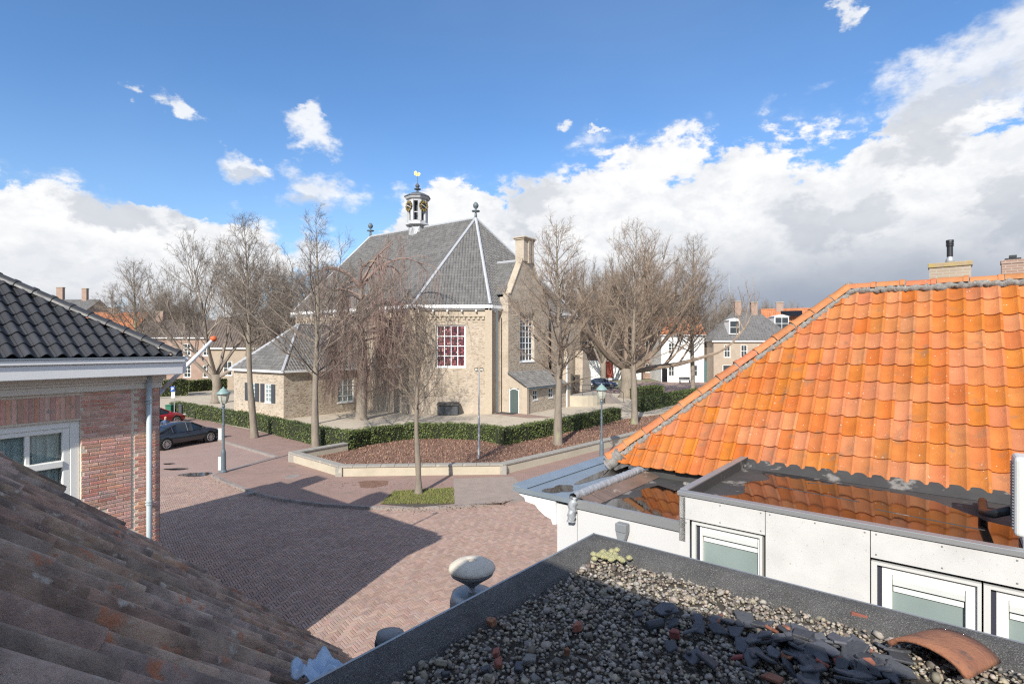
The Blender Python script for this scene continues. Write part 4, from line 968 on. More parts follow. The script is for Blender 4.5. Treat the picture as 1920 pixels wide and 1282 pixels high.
# annex with shuttered windows on the other side of the nave
L1 = V((-18.5, 43.2, 0)); al, aw_ = 7.7, 9.6; ze = 3.95
ann = bpy.data.objects.new('annex', None); COL.objects.link(ann); under(ann, church); ann.matrix_basis = Matrix.Translation(L1)
w1 = [(1.75, 2.75, 1.35, 2.9), (4.2, 5.2, 1.35, 2.9)]; w2 = [(5.2, 7.0, 1.0, 3.1)]
mb = MB(); wall(mb, L1, D, al, 0, ze, Nn, w1, .12); wall(mb, L1, T, aw_, 0, ze, O, w2, .12); wall(mb, L1+D*al, T, aw_, 0, ze, D)
mb.build('annex_wall', 'church_brick', ann)
for o_ in w1:
    window(ann, L1, D, Nn, *o_, 2, 4, fw=.09, bar=.05, dep=.1, gmat='frosted', fmat='white_paint')
    for a_ in (o_[0]-.58, o_[1]+.04):
        m_ = MB(); m_.para(L1+D*a_+Z*o_[2]+Nn*.015, D*.54, Z*(o_[3]-o_[2]), Nn*.045)
        for k in range(9): m_.para(L1+D*(a_+.07)+Z*(o_[2]+.1+k*.155)+Nn*.06, D*.4, Z*.1, Nn*.012)
        m_.build('shutter', 'anthracite_shutter', ann)
for o_ in w2: window(ann, L1, T, O, *o_, 3, 4, fw=.1, bar=.06, dep=.1, gmat='frosted', fmat='white_paint')
q = [L1-D*.3-T*.3, L1+D*(al+.3)-T*.3, L1+D*(al+.3)+T*aw_, L1-D*.3+T*aw_]; q = [p+Z*ze for p in q]
ap = L1+D*al/2+T*3.9+Z*8.0; bp_ = L1+D*al/2+T*aw_+Z*8.0
fs = [[q[0], q[1], ap], [q[0], q[3], bp_, ap], [q[1], q[2], bp_, ap]]
mb = MB()
for f in fs: mb.quad(*f)
ar = mb.build('annex_roof', 'church_roof', ann); mb = MB()
for f in fs[:2]: ribbed(mb, f, Z, sp=.27, hgt=.055, row=.36)
stuff(mb.build('pantiles', 'church_roof', ar))
for a, b in ((q[0], ap), (q[1], ap), (ap, bp_)): m_ = MB(); m_.tube([a+Z*.04, b+Z*.04], .12, 6); m_.build('lead_hip', 'roof_lead', ar)
mb = MB()
for P_, d_, l_, n_ in ((L1, D, al, Nn), (L1, T, aw_, O)): mb.para(P_-d_*.3+Z*(ze-.05), d_*(l_+.6), n_*.33, Z*.17)
mb.build('annex_gutter', 'white_paint', ann)
wb = MB()
def scatter_bricks(P_, d_, l_, z0, z1, n_, holes=(), p_=.30):
    z = z0; j = 0
    while z < z1-.06:
        a = .02+(.11 if j % 2 else 0)
        while a < l_-.22:
            if random.random() < p_ and not any(h[0]-.3 < a+.1 < h[1]+.3 and h[2]-.15 < z < h[3]+.75 for h in holes):
                wb.rv = random.random(); pr_ = random.uniform(.008, .022); o_ = V((P_.x, P_.y, z))+d_*a; e1_, e2_, n2_ = d_*.2, Z*.052, n_*pr_
                wb.add([o_, o_+e1_, o_+e1_+e2_, o_+e2_, o_+n2_, o_+e1_+n2_, o_+e1_+e2_+n2_, o_+e2_+n2_], [(4, 5, 6, 7), (0, 1, 5, 4), (1, 2, 6, 5), (2, 3, 7, 6), (3, 0, 4, 7)])
            a += .22
        z += .0625; j += 1
M('church_brick_piece', (.49, .405, .31), (.33, .265, .195), 9, rough=.95, arand=.26, hue=.012)
scatter_bricks(A, f2d, f2l, 1.6, 8.35, f2n, [f2w]); scatter_bricks(A, D, 17.5, 1.6, 8.35, Nn, wn); scatter_bricks(Gc, T, gw, .3, 10.4, O, [gwin, (-1, 9, 0, 3.1)]); scatter_bricks(L1, D, al, .2, 3.8, Nn, [(w_[0]-.4, w_[1]+.4, w_[2], w_[3]-.6) for w_ in w1]); scatter_bricks(L1, T, aw_, .2, 3.8, O, w2); scatter_bricks(Q, T, 6.95, .2, 2.2, O, aw)
stuff(wb.build('wall_bricks', 'church_brick_piece', church))
# dark covered store box standing against the apse
bx = G(842, 778); sb = thing('store_box', 'dark low store box against the church wall under the stained window', 'box', V((bx.x, 46.2, PZ)))
mb = MB(); mb.box(V((bx.x, 46.15, .55)), 1.75, .8, .8); mb.build('box_body', 'louvre', sb, bevel=.02)
mb = MB(); mb.prism([V((bx.x-.95, 45.65, .95)), V((bx.x-.95, 46.6, .95)), V((bx.x-.95, 46.6, 1.2)), V((bx.x-.95, 45.65, 1.02))], (1.9, 0, 0)); mb.build('box_lid', 'bitumen', sb, bevel=.02)

# ------------------------------------------------------------------ houses beyond the churchyard
def far_house(name, label, P, d, Lh, dep, ze, zr, wmat, rmat, wins, hip=0, cols=1, chim=(), ribs=.3, door=None, gut='white_paint', group=None):
    """front wall from P along d (left to right), depth away from the camera; wins = (a0,a1,z0,z1,nx,nz)"""
    P, d = V(P), V(d).normalized(); n = V((d.y, -d.x, 0)); bk = -n
    root = thing(name, label, 'house', P, group)
    mb = MB(); wall(mb, P, d, Lh, 0, ze, n, [w_[:4] for w_ in wins], .12); wall(mb, P, bk, dep, 0, ze, -d); wall(mb, P+d*Lh, bk, dep, 0, ze, d); wall(mb, P+bk*dep, d, Lh, 0, ze, bk)
    if not hip:
        for p_ in (P, P+d*Lh): mb.quad(p_+Z*ze, p_+bk*dep+Z*ze, p_+bk*dep/2+Z*(zr-.05))
    mb.build('wall', wmat, root)
    for w_ in wins: window(root, P, d, n, *w_, fw=.1, bar=.06, dep=.1, single=True)
    o = .3; e = [P-d*o+n*o, P+d*(Lh+o)+n*o, P+d*(Lh+o)+bk*(dep+o), P-d*o+bk*(dep+o)]; e = [p+Z*ze for p in e]
    r0, r1 = P-d*o+d*hip+bk*dep/2+Z*zr, P+d*(Lh+o)-d*hip+bk*dep/2+Z*zr
    fs = [[e[0], e[1], r1, r0], [e[1], e[2], r1], [e[2], e[3], r0, r1], [e[3], e[0], r0]]
    mb = MB()
    for i, f in enumerate(fs):
        if hip or i in (0, 2): mb.quad(*f)
    rf = mb.build('roof', rmat, root)
    mb = MB()
    for i, f in enumerate(fs):
        if (hip and i != 2) or i == 0: ribbed(mb, f, Z, sp=ribs, hgt=.06, row=.4)
    stuff(mb.build('roof_tiles', rmat, rf))
    mb = MB(); mb.tube([r0+Z*.03, r1+Z*.03], .14, 6)
    if hip:
        for a, b in ((e[0], r0), (e[1], r1)): mb.tube([a+Z*.03, b+Z*.03], .1, 5)
    mb.build('ridge', rmat, rf)
    mb = MB(); mb.para(P-d*o+n*.05+Z*(ze-.12), d*(Lh+2*o), n*.3, Z*.18); mb.build('gutter', gut, root)
    for a, zt, sx in chim:
        m_ = MB(); b_ = P+d*a+bk*dep/2; m_.box(b_+Z*(zr-.4+(zt-zr+.4)/2), sx, .7, zt-zr+.4, d, n); c_ = m_.build('chimney', 'far_brick', rf)
        m_ = MB(); m_.box(b_+Z*zt, sx+.15, .85, .15, d, n); m_.build('chimney_cap', 'far_brick_yellow', c_)
    if door:
        a0, a1, zt, mt = door; m_ = MB(); m_.para(P+d*a0+Z*0+n*.02, d*(a1-a0), Z*zt, n*.05); m_.build('door', mt, root)
    return root, rf
X = lambda u, y: (u-U0)/F*y
y = 84
wl = [(X(u, y)-X(240, y), X(u+14, y)-X(240, y), z, z+1.9, 2, 3) for u in (262, 296, 344, 380, 420, 460, 500) for z in (1.2, 4.6)]
far_house('brown_brick_house', 'long brown brick house with dark tiled roof behind the parked cars', (X(240, y), y, 0), (1, 0, 0), X(545, y)-X(240, y), 9, 7.4, 10.3, 'far_brick', 'far_brown_roof', wl, chim=((2.2, 11.8, 1.2), (20, 11.6, 1.0)), ribs=.4)
y = 100
far_house('orange_roofed_house', 'house with weathered orange tile roof beyond the dark roof hip', (X(130, y), y, 0), (1, 0, 0), X(245, y)-X(130, y), 9, 8.2, 12.6, 'far_brick', 'far_orange', [(2, 3, 4, 6, 2, 2), (6, 7, 4, 6, 2, 2)], chim=((5, 13.6, 1.6),), ribs=.4)
y = 125
far_house('town_hall', 'distant tall brick building with chimneys and steep grey roof', (X(40, y), y, 0), (1, -.05, 0), X(150, y)-X(40, y), 12, 13, 17.4, 'far_brick', 'far_grey_roof', [(3, 4.2, 8, 11, 2, 2), (8, 9.2, 8, 11, 2, 2)], chim=((4.0, 20.5, 1.6), (10.3, 20.2, 1.2)), ribs=.5)
y = 60
far_house('yellow_roofed_annex', 'low house with brown tiled roof hidden behind the wide bare tree', (X(390, 74), 74, 0), (1, .1, 0), 14, 8, 5.8, 10.2, 'far_brick_yellow', 'far_brown_roof', [(2, 3.2, 2, 4, 2, 2), (7, 8.2, 2, 4, 2, 2)], ribs=.35)
y = 91
wr, _ = far_house('white_house', 'white painted house with orange brown roof behind the tall pointed tree', (X(1240, y), y, 0), (1, -.05, 0), X(1319, y)-X(1240, y), 9, 8.0, 11.2, 'far_white', 'far_orange', [(1.2, 2.2, 1.0, 2.9, 2, 2), (5.0, 6.1, 1.0, 2.9, 2, 2), (1.2, 2.2, 4.8, 6.6, 2, 3), (4.6, 5.6, 4.8, 6.6, 2, 3)], ribs=.4, door=(.1, 1.0, 2.3, 'solar'))
m_ = MB(); m_.para(V((X(1319, y)+.1, y-.4, 0)), (1.6, 0, 0), (0, .1, 0), (0, 0, 3.6)); tag(m_.build('garden_gate', 'teal_paint'), 'teal wooden gate between the white house and the brick house', 'gate')
y = 86
gh, gr = far_house('brick_house', 'two storey brick house with grey hipped roof and small dormer', (X(1338, y), y, 0), (1, -.12, 0), 12.5, 9, 6.9, 11.6, 'far_brick_yellow', 'far_grey_roof',
    [(1.6, 2.6, 4.3, 6.3, 2, 2), (4.2, 5.2, 4.3, 6.3, 2, 2), (6.8, 7.8, 4.3, 6.3, 2, 2), (9.5, 10.5, 4.3, 6.3, 2, 2), (4.2, 5.2, 1, 3, 2, 2), (1.4, 2.8, .1, 3.1, 1, 2)], hip=4.3, chim=((5.0, 13.6, 1.0), (7.6, 13.4, 1.0)), ribs=.4)
def dormer(parent, c, w, h, nx, nz, dep=2.0):
    m_ = MB(); m_.box(c+V((0, dep/2, h/2)), w, dep, h); m_.prism([c+V((-w/2-.15, -.1, h)), c+V((w/2+.15, -.1, h)), c+V((0, -.1, h+.35))], (0, dep, 0)); dm = m_.build('dormer', 'white_paint', parent)
    window_free(dm, c, w, h, nx, nz)
def window_free(parent, c, w, h, nx, nz):
    m_ = MB(); m_.box(c+V((0, -.01, h/2)), w-.3, .04, h-.35); m_.build('pane', 'glass', parent)
    m_ = MB()
    for i in range(1, nx): m_.box(c+V((-w/2+.15+(w-.3)*i/nx, -.04, h/2)), .07, .03, h-.35)
    for j in range(1, nz): m_.box(c+V((0, -.045, .17+(h-.35)*j/nz)), w-.3, .03, .07)
    m_.build('glazing_bar', 'white_paint', parent)
dormer(gr, V((X(1383, 85), 86.2, 8.0)), 1.7, 2.3, 1, 2)
y = 90
oh, orf = far_house('orange_house', 'brick house with bright orange roof, white dormer and solar panel', (X(1432, y), y, 0), (1, -.42, 0), 11, 6, 8.4, 12.4, 'far_brick', 'far_orange', [(1.0, 2.0, 4.6, 6.6, 2, 2), (4.4, 5.4, 4.6, 6.6, 2, 2)], chim=((2.6, 13.6, 1.1),), ribs=.3)
dormer(orf, V((X(1468, 87.8), 88.2, 8.7)), 2.4, 2.3, 2, 2)
sp_n = V((0, -.7, .72)).normalized(); m_ = MB(); m_.box(V((X(1484, 89.0), 89.0, 11.55)), 3.2, 1.2, .08, V((1, -.42, 0)).normalized(), V((.28, .67, .8)).normalized(), V((-.31, -.74, .73)).normalized()); m_.build('solar_panel', 'solar', orf)
y = 100
far_house('flat_roofed_block', 'low brick block with white roof edge behind the church steps', (X(1060, y), y, 0), (1, 0, 0), X(1236, y)-X(1060, y), 10, 9.6, 10.6, 'far_brick', 'far_grey_roof', [(k*2.4+.6, k*2.4+1.8, z, z+1.7, 2, 2) for k in range(7) for z in (1.2, 5.4)], ribs=.5)
m_ = MB(); m_.box(V((X(1135, 97), 97, 1.75)), 13, .3, 3.5); gw_ = tag(m_.build('garden_wall', 'far_white'), 'long white garden wall behind the parked blue car', 'wall')
m_ = MB(); m_.box(V((X(1138, 96.7), 96.75, 1.9)), 2.2, .12, 3.0); m_.build('gate_panel', 'red_shutter', gw_)
# antenna mast
ms = thing('antenna_mast', 'thin white antenna mast rising behind the roofs', 'mast', V((X(1367, 120), 120, 0)))
m_ = MB(); m_.tube([V((X(1367, 120), 120, 0)), V((X(1367, 120), 120, 22.5))], [.16, .05], 6); m_.build('pole', 'galvanised', ms)
m_ = MB(); c = V((X(1367, 120), 120, 16)); m_.tube([c-V((1, 0, 0)), c+V((1, 0, 0))], .05, 5); m_.tube([c+V((-.6, 0, -.5)), c+V((-.6, 0, .8))], .07, 5); m_.tube([c+V((.5, 0, -.5)), c+V((.5, 0, .8))], .07, 5); m_.build('aerial', 'lamp_post', ms)
# bench by the white house
bn = thing('bench', 'dark bench in front of the white house', 'bench', V((X(1284, 88), 88, 0)))
c = V((X(1284, 88), 88, 0)); m_ = MB(); m_.box(c+Z*.5, 1.8, .5, .07); m_.build('seat', 'louvre', bn); m_ = MB(); m_.box(c+V((0, .25, .8)), 1.8, .06, .4); m_.build('backrest', 'louvre', bn)
for s in (-.8, .8): m_ = MB(); m_.box(c+V((s, 0, .24)), .08, .45, .46); m_.build('leg', 'louvre', bn)

# ------------------------------------------------------------------ clear window glass
def clear_glass():
    m = bpy.data.materials.new('clear_glass'); m.use_nodes = True; N, K = m.node_tree.nodes, m.node_tree.links; N.clear(); MATS['clear_glass'] = m
    o = N.new('ShaderNodeOutputMaterial'); mx = N.new('ShaderNodeMixShader'); tr = N.new('ShaderNodeBsdfTransparent'); gl = N.new('ShaderNodeBsdfGlossy'); fr = N.new('ShaderNodeFresnel')
    tr.inputs[0].default_value = (.90, .95, .95, 1); gl.inputs['Roughness'].default_value = .02; fr.inputs[0].default_value = 1.45
    K.new(fr.outputs[0], mx.inputs[0]); K.new(tr.outputs[0], mx.inputs[1]); K.new(gl.outputs[0], mx.inputs[2]); K.new(mx.outputs[0], o.inputs[0])
clear_glass()

# ------------------------------------------------------------------ left house: brick side wall, white gutter, black pantiles
C = V((-5.45, 8.25, 0)); wd = V((.539, .842, 0)).normalized(); nw = V((.842, -.539, 0)).normalized(); mw = -nw
lh = thing('brick_town_house', 'red brick house with white gutter and glossy black pantiles', 'house', C)
op = (1.0, 2.5, 3.2, 4.98)
mb = MB(); wall(mb, C, -wd, 6.0, 0, 5.6, nw, [op], .16); mb.build('side_wall', 'wall_mortar', lh)
mb = MB(); wall(mb, C+nw*.008, E1, 10, 0, 5.6, E2); wall(mb, C-wd*6, E1, 10, 0, 5.6, -E2); mb.build('front_wall', 'dark_brick', lh)
bmeshes = []
for ln in (.197, .094, .14, .168):
    m_ = MB(); b = .005; hx, hz = ln, .0435
    m_.add([(0, 0, 0), (hx, 0, 0), (hx, 0, hz), (0, 0, hz), (b, .009, b), (hx-b, .010, b), (hx-b, .009, hz-b), (b, .010, hz-b)], [(4, 5, 6, 7), (0, 1, 5, 4), (1, 2, 6, 5), (2, 3, 7, 6), (3, 0, 4, 7)])
    bmeshes.append((ln, m_.mesh('brick', 'wall_brick_piece')))
course = .0525; nb = 0; j = 0; z = 2.95
while z < 5.33:
    for (s0, s1) in ((.0, .37), (.386, 1.0)):
        if z > 4.99 and s1 == 1.0: s1 = .995
        a = s0+.003; first = True; odd = j % 2
        while a < s1-.03:
            room = s1-a
            pick = bmeshes[1] if (first and odd) else bmeshes[0]
            if random.random() < .12: pick = bmeshes[3]
            fit = [q for q in bmeshes if q[0] <= room+.004]
            if not fit: break
            if pick[0] > room+.004: pick = max(fit, key=lambda q: q[0])
            p = C-wd*(a+pick[0])
            uu = U0+F*p.x/p.y; vv = V0-F*(z-H)/p.y
            if vv < 841+.585*uu+25:
                inst('brick', pick[1], mat4(wd, nw, Z, V((p.x, p.y, z+random.uniform(-.0015, .0015)))), lh); nb += 1
            a += pick[0]+.0085; first = False
    z += course; j += 1
m_ = MB(); b = .005; m_.add([(0, 0, 0), (.047, 0, 0), (.047, 0, .32), (0, 0, .32), (b, .009, b), (.042, .01, b), (.042, .009, .315), (b, .01, .315)], [(4, 5, 6, 7), (0, 1, 5, 4), (1, 2, 6, 5), (2, 3, 7, 6), (3, 0, 4, 7)])
sme = m_.mesh('soldier_brick', 'wall_brick_piece')
for k in range(18): inst('soldier_brick', sme, mat4(wd, nw, Z, C-wd*(1.06+k*.0555)+Z*5.01), lh)
# window with curtain
cu = MB(); pr = [(a/100, .05*math.sin(a*.55)+.02*math.sin(a*1.3)) for a in range(104, 248, 2)]
for (a0, d0), (a1, d1) in zip(pr, pr[1:]):
    p, q = C-wd*a0-nw*(.17+d0*.6), C-wd*a1-nw*(.17+d1*.6); cu.quad(q+Z*3.2, p+Z*3.2, p+Z*4.95, q+Z*4.95)
cu.build('curtain', 'curtain', lh, smooth=True)
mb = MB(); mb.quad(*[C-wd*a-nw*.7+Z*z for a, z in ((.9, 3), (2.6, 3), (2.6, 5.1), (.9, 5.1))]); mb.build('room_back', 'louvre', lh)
fr = MB()
def fbar(a0, a1, z0, z1, back=.13, th=.09): fr.para(C-wd*a1-nw*back+Z*z0, wd*(a1-a0), Z*(z1-z0), nw*th)
fbar(1.0, 1.11, 3.2, 4.98, .15, .12); fbar(2.39, 2.5, 3.2, 4.98, .15, .12); fbar(1.11, 2.39, 4.89, 4.98, .15, .12); fbar(1.11, 2.39, 3.2, 3.3, .15, .12)
fbar(1.11, 1.19, 3.3, 4.89); fbar(1.19, 2.39, 4.83, 4.89); fbar(1.53, 1.58, 3.3, 4.83, .125, .075); fbar(1.96, 2.01, 3.3, 4.83, .125, .075)
fbar(1.19, 2.39, 4.36, 4.45, .14, .12); fbar(1.19, 2.39, 3.93, 3.98, .125, .07); fbar(1.19, 2.39, 3.55, 3.6, .125, .07)
fw_ = fr.build('window', 'window_white', lh, bevel=.008)
for i, (a0, a1) in enumerate(((1.19, 1.53), (1.58, 1.96), (2.01, 2.39))):
    for z0, z1 in ((4.45, 4.83), (3.98, 4.36), (3.6, 3.93)):
        m_ = MB(); m_.para(C-wd*a1-nw*.105+Z*z0, wd*(a1-a0), Z*(z1-z0), nw*.006); m_.build('pane', 'clear_glass', fw_)
# cornice and gutter
mb = MB()
def run(z0, z1, off, ex, m=None):
    t = m or mb
    t.prism([C-wd*6-nw*.05+Z*z0, C+nw*off-wd*6+Z*z0, C+nw*off+wd*ex+Z*z0, C+wd*ex+E1*.1+Z*z0], Z*(z1-z0))
    t.para(C+E2*.0+wd*ex*.3+Z*z0+E1*.05, E1*10, E2*off, Z*(z1-z0-.002))
run(5.37, 5.46, .035, .02); run(5.46, 5.50, .055, .03); run(5.50, 5.575, .085, .06); mb.build('frieze', 'cream_paint', lh, bevel=.006)
mb = MB(); run(5.577, 5.76, .34, .18); run(5.762, 5.835, .37, .2); mb.build('gutter', 'white_paint', lh, bevel=.01)
mb = MB(); run(5.837, 5.85, .385, .215); mb.build('gutter_lip', 'zinc', lh)
dp = C-wd*.18+nw*.075
mb = MB(); mb.tube([dp+Z*.2, dp+Z*5.58], .036, 12); pipe = mb.build('downpipe', 'pale_blue_pipe', lh, smooth=True)
for z in (5.15, 5.19, 3.62, 3.66): m_ = MB(); m_.tube([dp+Z*z, dp+Z*(z+.018)], .05, 12); m_.box(dp-nw*.05+Z*(z+.01), .02, .1, .018, wd, nw); m_.build('pipe_collar', 'pale_blue_pipe', pipe)
# roof
pt = R(32); eC = C+nw*.24+wd*.14+Z*5.86; hd = V((-.988, -.157, 0)); hn = V((-.157, .988, 0)); Hl = 4.7
Ht = eC+hd*Hl+Z*(Hl*.747*math.tan(pt)); eC2 = eC-wd*7
mb = MB(); dz = Z*.03
for f in ([eC2, eC, Ht], [eC, eC+E1*10, Ht+E1*6, Ht], [eC2, Ht, Ht+E1*6, eC2+E1*10], [eC+E1*10, eC2+E1*10, Ht+E1*6]): mb.quad(*[p-dz for p in f])
lr = mb.build('roof', 'black_tile', lh)
bt = pantile('black_pantile', 'black_tile', .166, .275, .032, crest=.42, th=.012, lift=.022)
y_ = mw*math.cos(pt)+Z*math.sin(pt); n_ = nw*math.sin(pt)+Z*math.cos(pt)
tile_roof(lr, bt, eC-wd*.166*13-n_*.01, wd, y_, n_, .166, .275, 0, 14, 0, 14, [(eC, hn)], jit=.003, name='roof_tile', keep=lambda c: c.z < 7.6 and (c.x/c.y > -1.12))
def ridge_mesh(name, mat, ln, r, collar=.045):
    m_ = MB(); n = 8
    for (x0, x1, ra) in ((0, ln, r), (ln-collar, ln+.012, r*1.14)):
        vs = []
        for x in (x0, x1):
            for k in range(n+1): t = math.pi*k/n; vs.append((x, ra*math.cos(t), ra*math.sin(t)*.95))
            for k in range(n+1): t = math.pi*(n-k)/n; vs.append((x, (ra-.016)*math.cos(t), (ra-.016)*math.sin(t)*.95))
        q = 2*(n+1); m_.add(vs, [(k, (k+1) % q, q+(k+1) % q, q+k) for k in range(q)]+[tuple(range(q-1, -1, -1)), tuple(range(q, 2*q))])
    me = m_.mesh(name, mat); me.shade_smooth(); me.set_sharp_from_angle(angle=R(40)); return me
rm = ridge_mesh('hip_tile', 'black_tile', .27, .08)
hv = (Ht-eC).normalized(); sx = Z.cross(hv).normalized(); un = hv.cross(sx)
for k in range(15):
    p = eC+hv*(.27*k+.27)+un*.02; inst('hip_tile', rm, mat4(-hv, -sx, un, p), lr)
m_ = MB(); m_.lathe(eC+hv*0+un*.0, [(.0, -.03), (.075, -.02), (.078, .03), (.06, .06), (.0, .07)], 12); m_.build('hip_end', 'black_tile', lr)
for a, b, zt in ((3.2, -2.6, 9.0), (7.5, -3.2, 9.3)):
    m_ = MB(); p = C+E1*a+E2*b; m_.box(V((p.x, p.y, (6.5+zt)/2)), .9, .6, zt-6.5, E1, E2); m_.build('chimney', 'dark_brick', lr)
# flagpole holder
fp0 = C+E1*1.5+Z*4.68; fd = (E2*1.35+Z*1.45).normalized(); fl = 1.98
fp = thing('flagpole', 'slanted white flagpole with orange ball on the brick house', 'flagpole', fp0)
m_ = MB(); m_.tube([fp0+fd*.75, fp0+fd*fl], [.040, .031], 12); m_.build('pole', 'white_paint', fp, smooth=True)
m_ = MB(); m_.tube([fp0, fp0+fd*.75], [.044, .044], 12); m_.build('holder', 'galvanised', fp, smooth=True)
m_ = MB(); e = fp0+fd*(fl+.03); m_.lathe(e, [(.01, -.055), (.04, -.045), (.062, -.012), (.064, .02), (.04, .05), (.005, .06)], 14); m_.build('ball', 'orange_ball', fp, smooth=True)

# ------------------------------------------------------------------ right house: orange pantile roof, flat dormer, zinc gutter
rh = thing('tiled_house', 'house with bright orange pantile roof and flat panelled dormer', 'house', L(2, 9, 0))
po = R(48.9); eb, ez = 9.21, 3.78; rb = 12.07; rz = ez+(rb-eb)*math.tan(po)
hipA, hipB = L(5.1, eb, ez), L(1.51, rb, rz)
yo = E2*math.cos(po)+Z*math.sin(po); no = -E2*math.sin(po)+Z*math.cos(po); xo = -E1
mb = MB(); dn = -no*.035
mb.quad(*[p+dn for p in (hipA, hipB, L(-6, rb, rz), L(-6, eb, ez))]); mb.quad(*[p-Z*.05 for p in (hipA, L(5.1, 15, ez), hipB)]); mb.quad(*[p-Z*.05 for p in (L(5.1, 15, ez), L(-6, 15, ez), L(-6, rb, rz), hipB)])
orf_ = mb.build('roof', 'old_tile_base', rh)
ot = pantile('orange_pantile', 'orange_tile', .22, .363, .020, lift=.03, th=.017)
hipn = (E1*.624+E2*.781).normalized()
def keep_o(c):
    a, b = E1.dot(c), E2.dot(c); return not (a < 2.72 and b < 9.5) and a > -1.55
no_t = tile_roof(orf_, ot, L(5.3, eb-.02, ez-.02), xo, yo, no, .22, .363, 0, 32, 0, 13, [(hipA+E2*.02, hipn), (L(0, rb-.02, rz), E2)], keep=keep_o, jit=.007)
rmo = ridge_mesh('ridge_tile', 'ridge_orange', .415, .105, .06)
hv = (hipB-hipA).normalized(); sx = Z.cross(hv).normalized(); un = hv.cross(sx); hl = (hipB-hipA).length; k = 0
while k*.44 < hl-.3:
    m4 = mat4(-hv, -sx, un, hipA+hv*(k*.44+.415)+un*(.055+random.uniform(-.008, .008))) @ Matrix.Rotation(random.uniform(-.03, .03), 4, 'Z') @ Matrix.Rotation(random.uniform(-.025, .025), 4, 'Y'); inst('ridge_tile', rmo, m4, orf_); k += 1
for k in range(8):
    o = hipB-E1*(.02+k*.44)+Z*(.05+random.uniform(-.01, .01)); inst('ridge_tile', rmo, mat4(-E1, E2*-1, Z, o) @ Matrix.Rotation(random.uniform(-.03, .03), 4, 'Z'), orf_)
# mortar under the ridge tiles: a lumpy bead
def lumpy(a, b, r, name, mat, parent, n=60, seed=0, sq=1.0, jitter=.45):
    rr = random.Random(seed); a, b = V(a), V(b); d = (b-a).normalized(); x = d.cross(Z).normalized(); u_ = x.cross(d); m_ = MB(); vs = []; k = 9
    for i in range(n+1):
        for q in range(k):
            t = 2*math.pi*q/k; ra = r*(1+rr.uniform(-jitter, jitter)*.5); vs.append(a+(b-a)*(i/n)+x*math.cos(t)*ra+u_*math.sin(t)*ra*sq)
    m_.add(vs, [(i*k+q, i*k+(q+1) % k, (i+1)*k+(q+1) % k, (i+1)*k+q) for i in range(n) for q in range(k)]); return m_.build(name, mat, parent, smooth=True)
lumpy(hipA-un*.02, hipB-un*.02, .122, 'mortar_bed', 'mortar_grey', orf_, 160, 3, .62, .75); lumpy(hipB-Z*.0, L(-3, rb, rz), .13, 'mortar_bed', 'mortar_grey', orf_, 120, 4, .62, .6)
for k in range(14): lumpy(hipA+hv*(k*.44-.05)+un*.05, hipA+hv*(k*.44+.04)+un*.05, .095, 'mortar_joint', 'mortar_grey', orf_, 5, 20+k)
for k in range(1, 8): lumpy(hipB-E1*(k*.44-.06)+Z*.05, hipB-E1*(k*.44+.03)+Z*.05, .09, 'mortar_joint', 'mortar_grey', orf_, 5, 40+k)
lumpy(hipA-hv*.05-Z*.05, hipA+hv*.35-Z*.02+E2*-.1, .14, 'mortar_end', 'mortar_grey', orf_, 8, 9)
# chimneys behind the ridge
def chimney(u, v0, v1, wpx, ydep, label, cap, flue):
    c = AT(u, v1, ydep); top = AT(u, v0, ydep).z; w = wpx/F*ydep; root = thing('chimney', label, 'chimney', V((c.x, c.y, rz-1.2)))
    mb = MB(); mb.box(V((c.x, c.y, (top+rz-1.2)/2)), w, w*.55, top-rz+1.2, E1, E2); mb.build('stack', cap[1], root)
    mb = MB(); mb.box(V((c.x, c.y, top-.02)), w*1.07, w*.62, .1, E1, E2); mb.build('stack_cap', cap[0], root, bevel=.01)
    mb = MB(); b = V((c.x, c.y, top+.03))
    if flue:
        mb.lathe(b, [(.085, 0), (.07, .09), (.05, .12), (.05, .2)], 12); mb.build('flue_collar', 'galvanised', root, smooth=True); mb = MB()
        mb.lathe(b, [(.055, .14), (.055, .36), (.075, .37), (.06, .40), (.075, .41), (.06, .44), (.072, .45), (.068, .5), (.02, .51)], 12); mb.build('flue_pipe', 'black_paint', root)
    else:
        mb.box(b+Z*.02, .3, .2, .05, E1, E2); mb.box(b+Z*.09, .14, .14, .06, E1, E2); mb.build('cowl', 'black_paint', root)
M('chimney_lichen', (.40, .30, .17), (.30, .225, .14), 5, rough=1, bump=.6, spots=((.38, .29, .09), 6, .58, .1))
chimney(1781, 496, 525, 60, 11.6, 'yellow brick chimney with lichened cap and black flue above the orange roof', ('chimney_lichen', 'far_brick_yellow'), True)
chimney(1899, 490, 520, 32, 13.5, 'small red brick chimney with black cowl behind the orange ridge', ('far_brick', 'far_brick'), False)
# house walls below
mb = MB(); wall(mb, L(4.8, 9.4, 0), -E1, 11, 0, 3.75, -E2); wall(mb, L(4.8, 6.98, 0), E2, 8, 0, 3.5, E1); mb.build('wall', 'white_panel', rh)
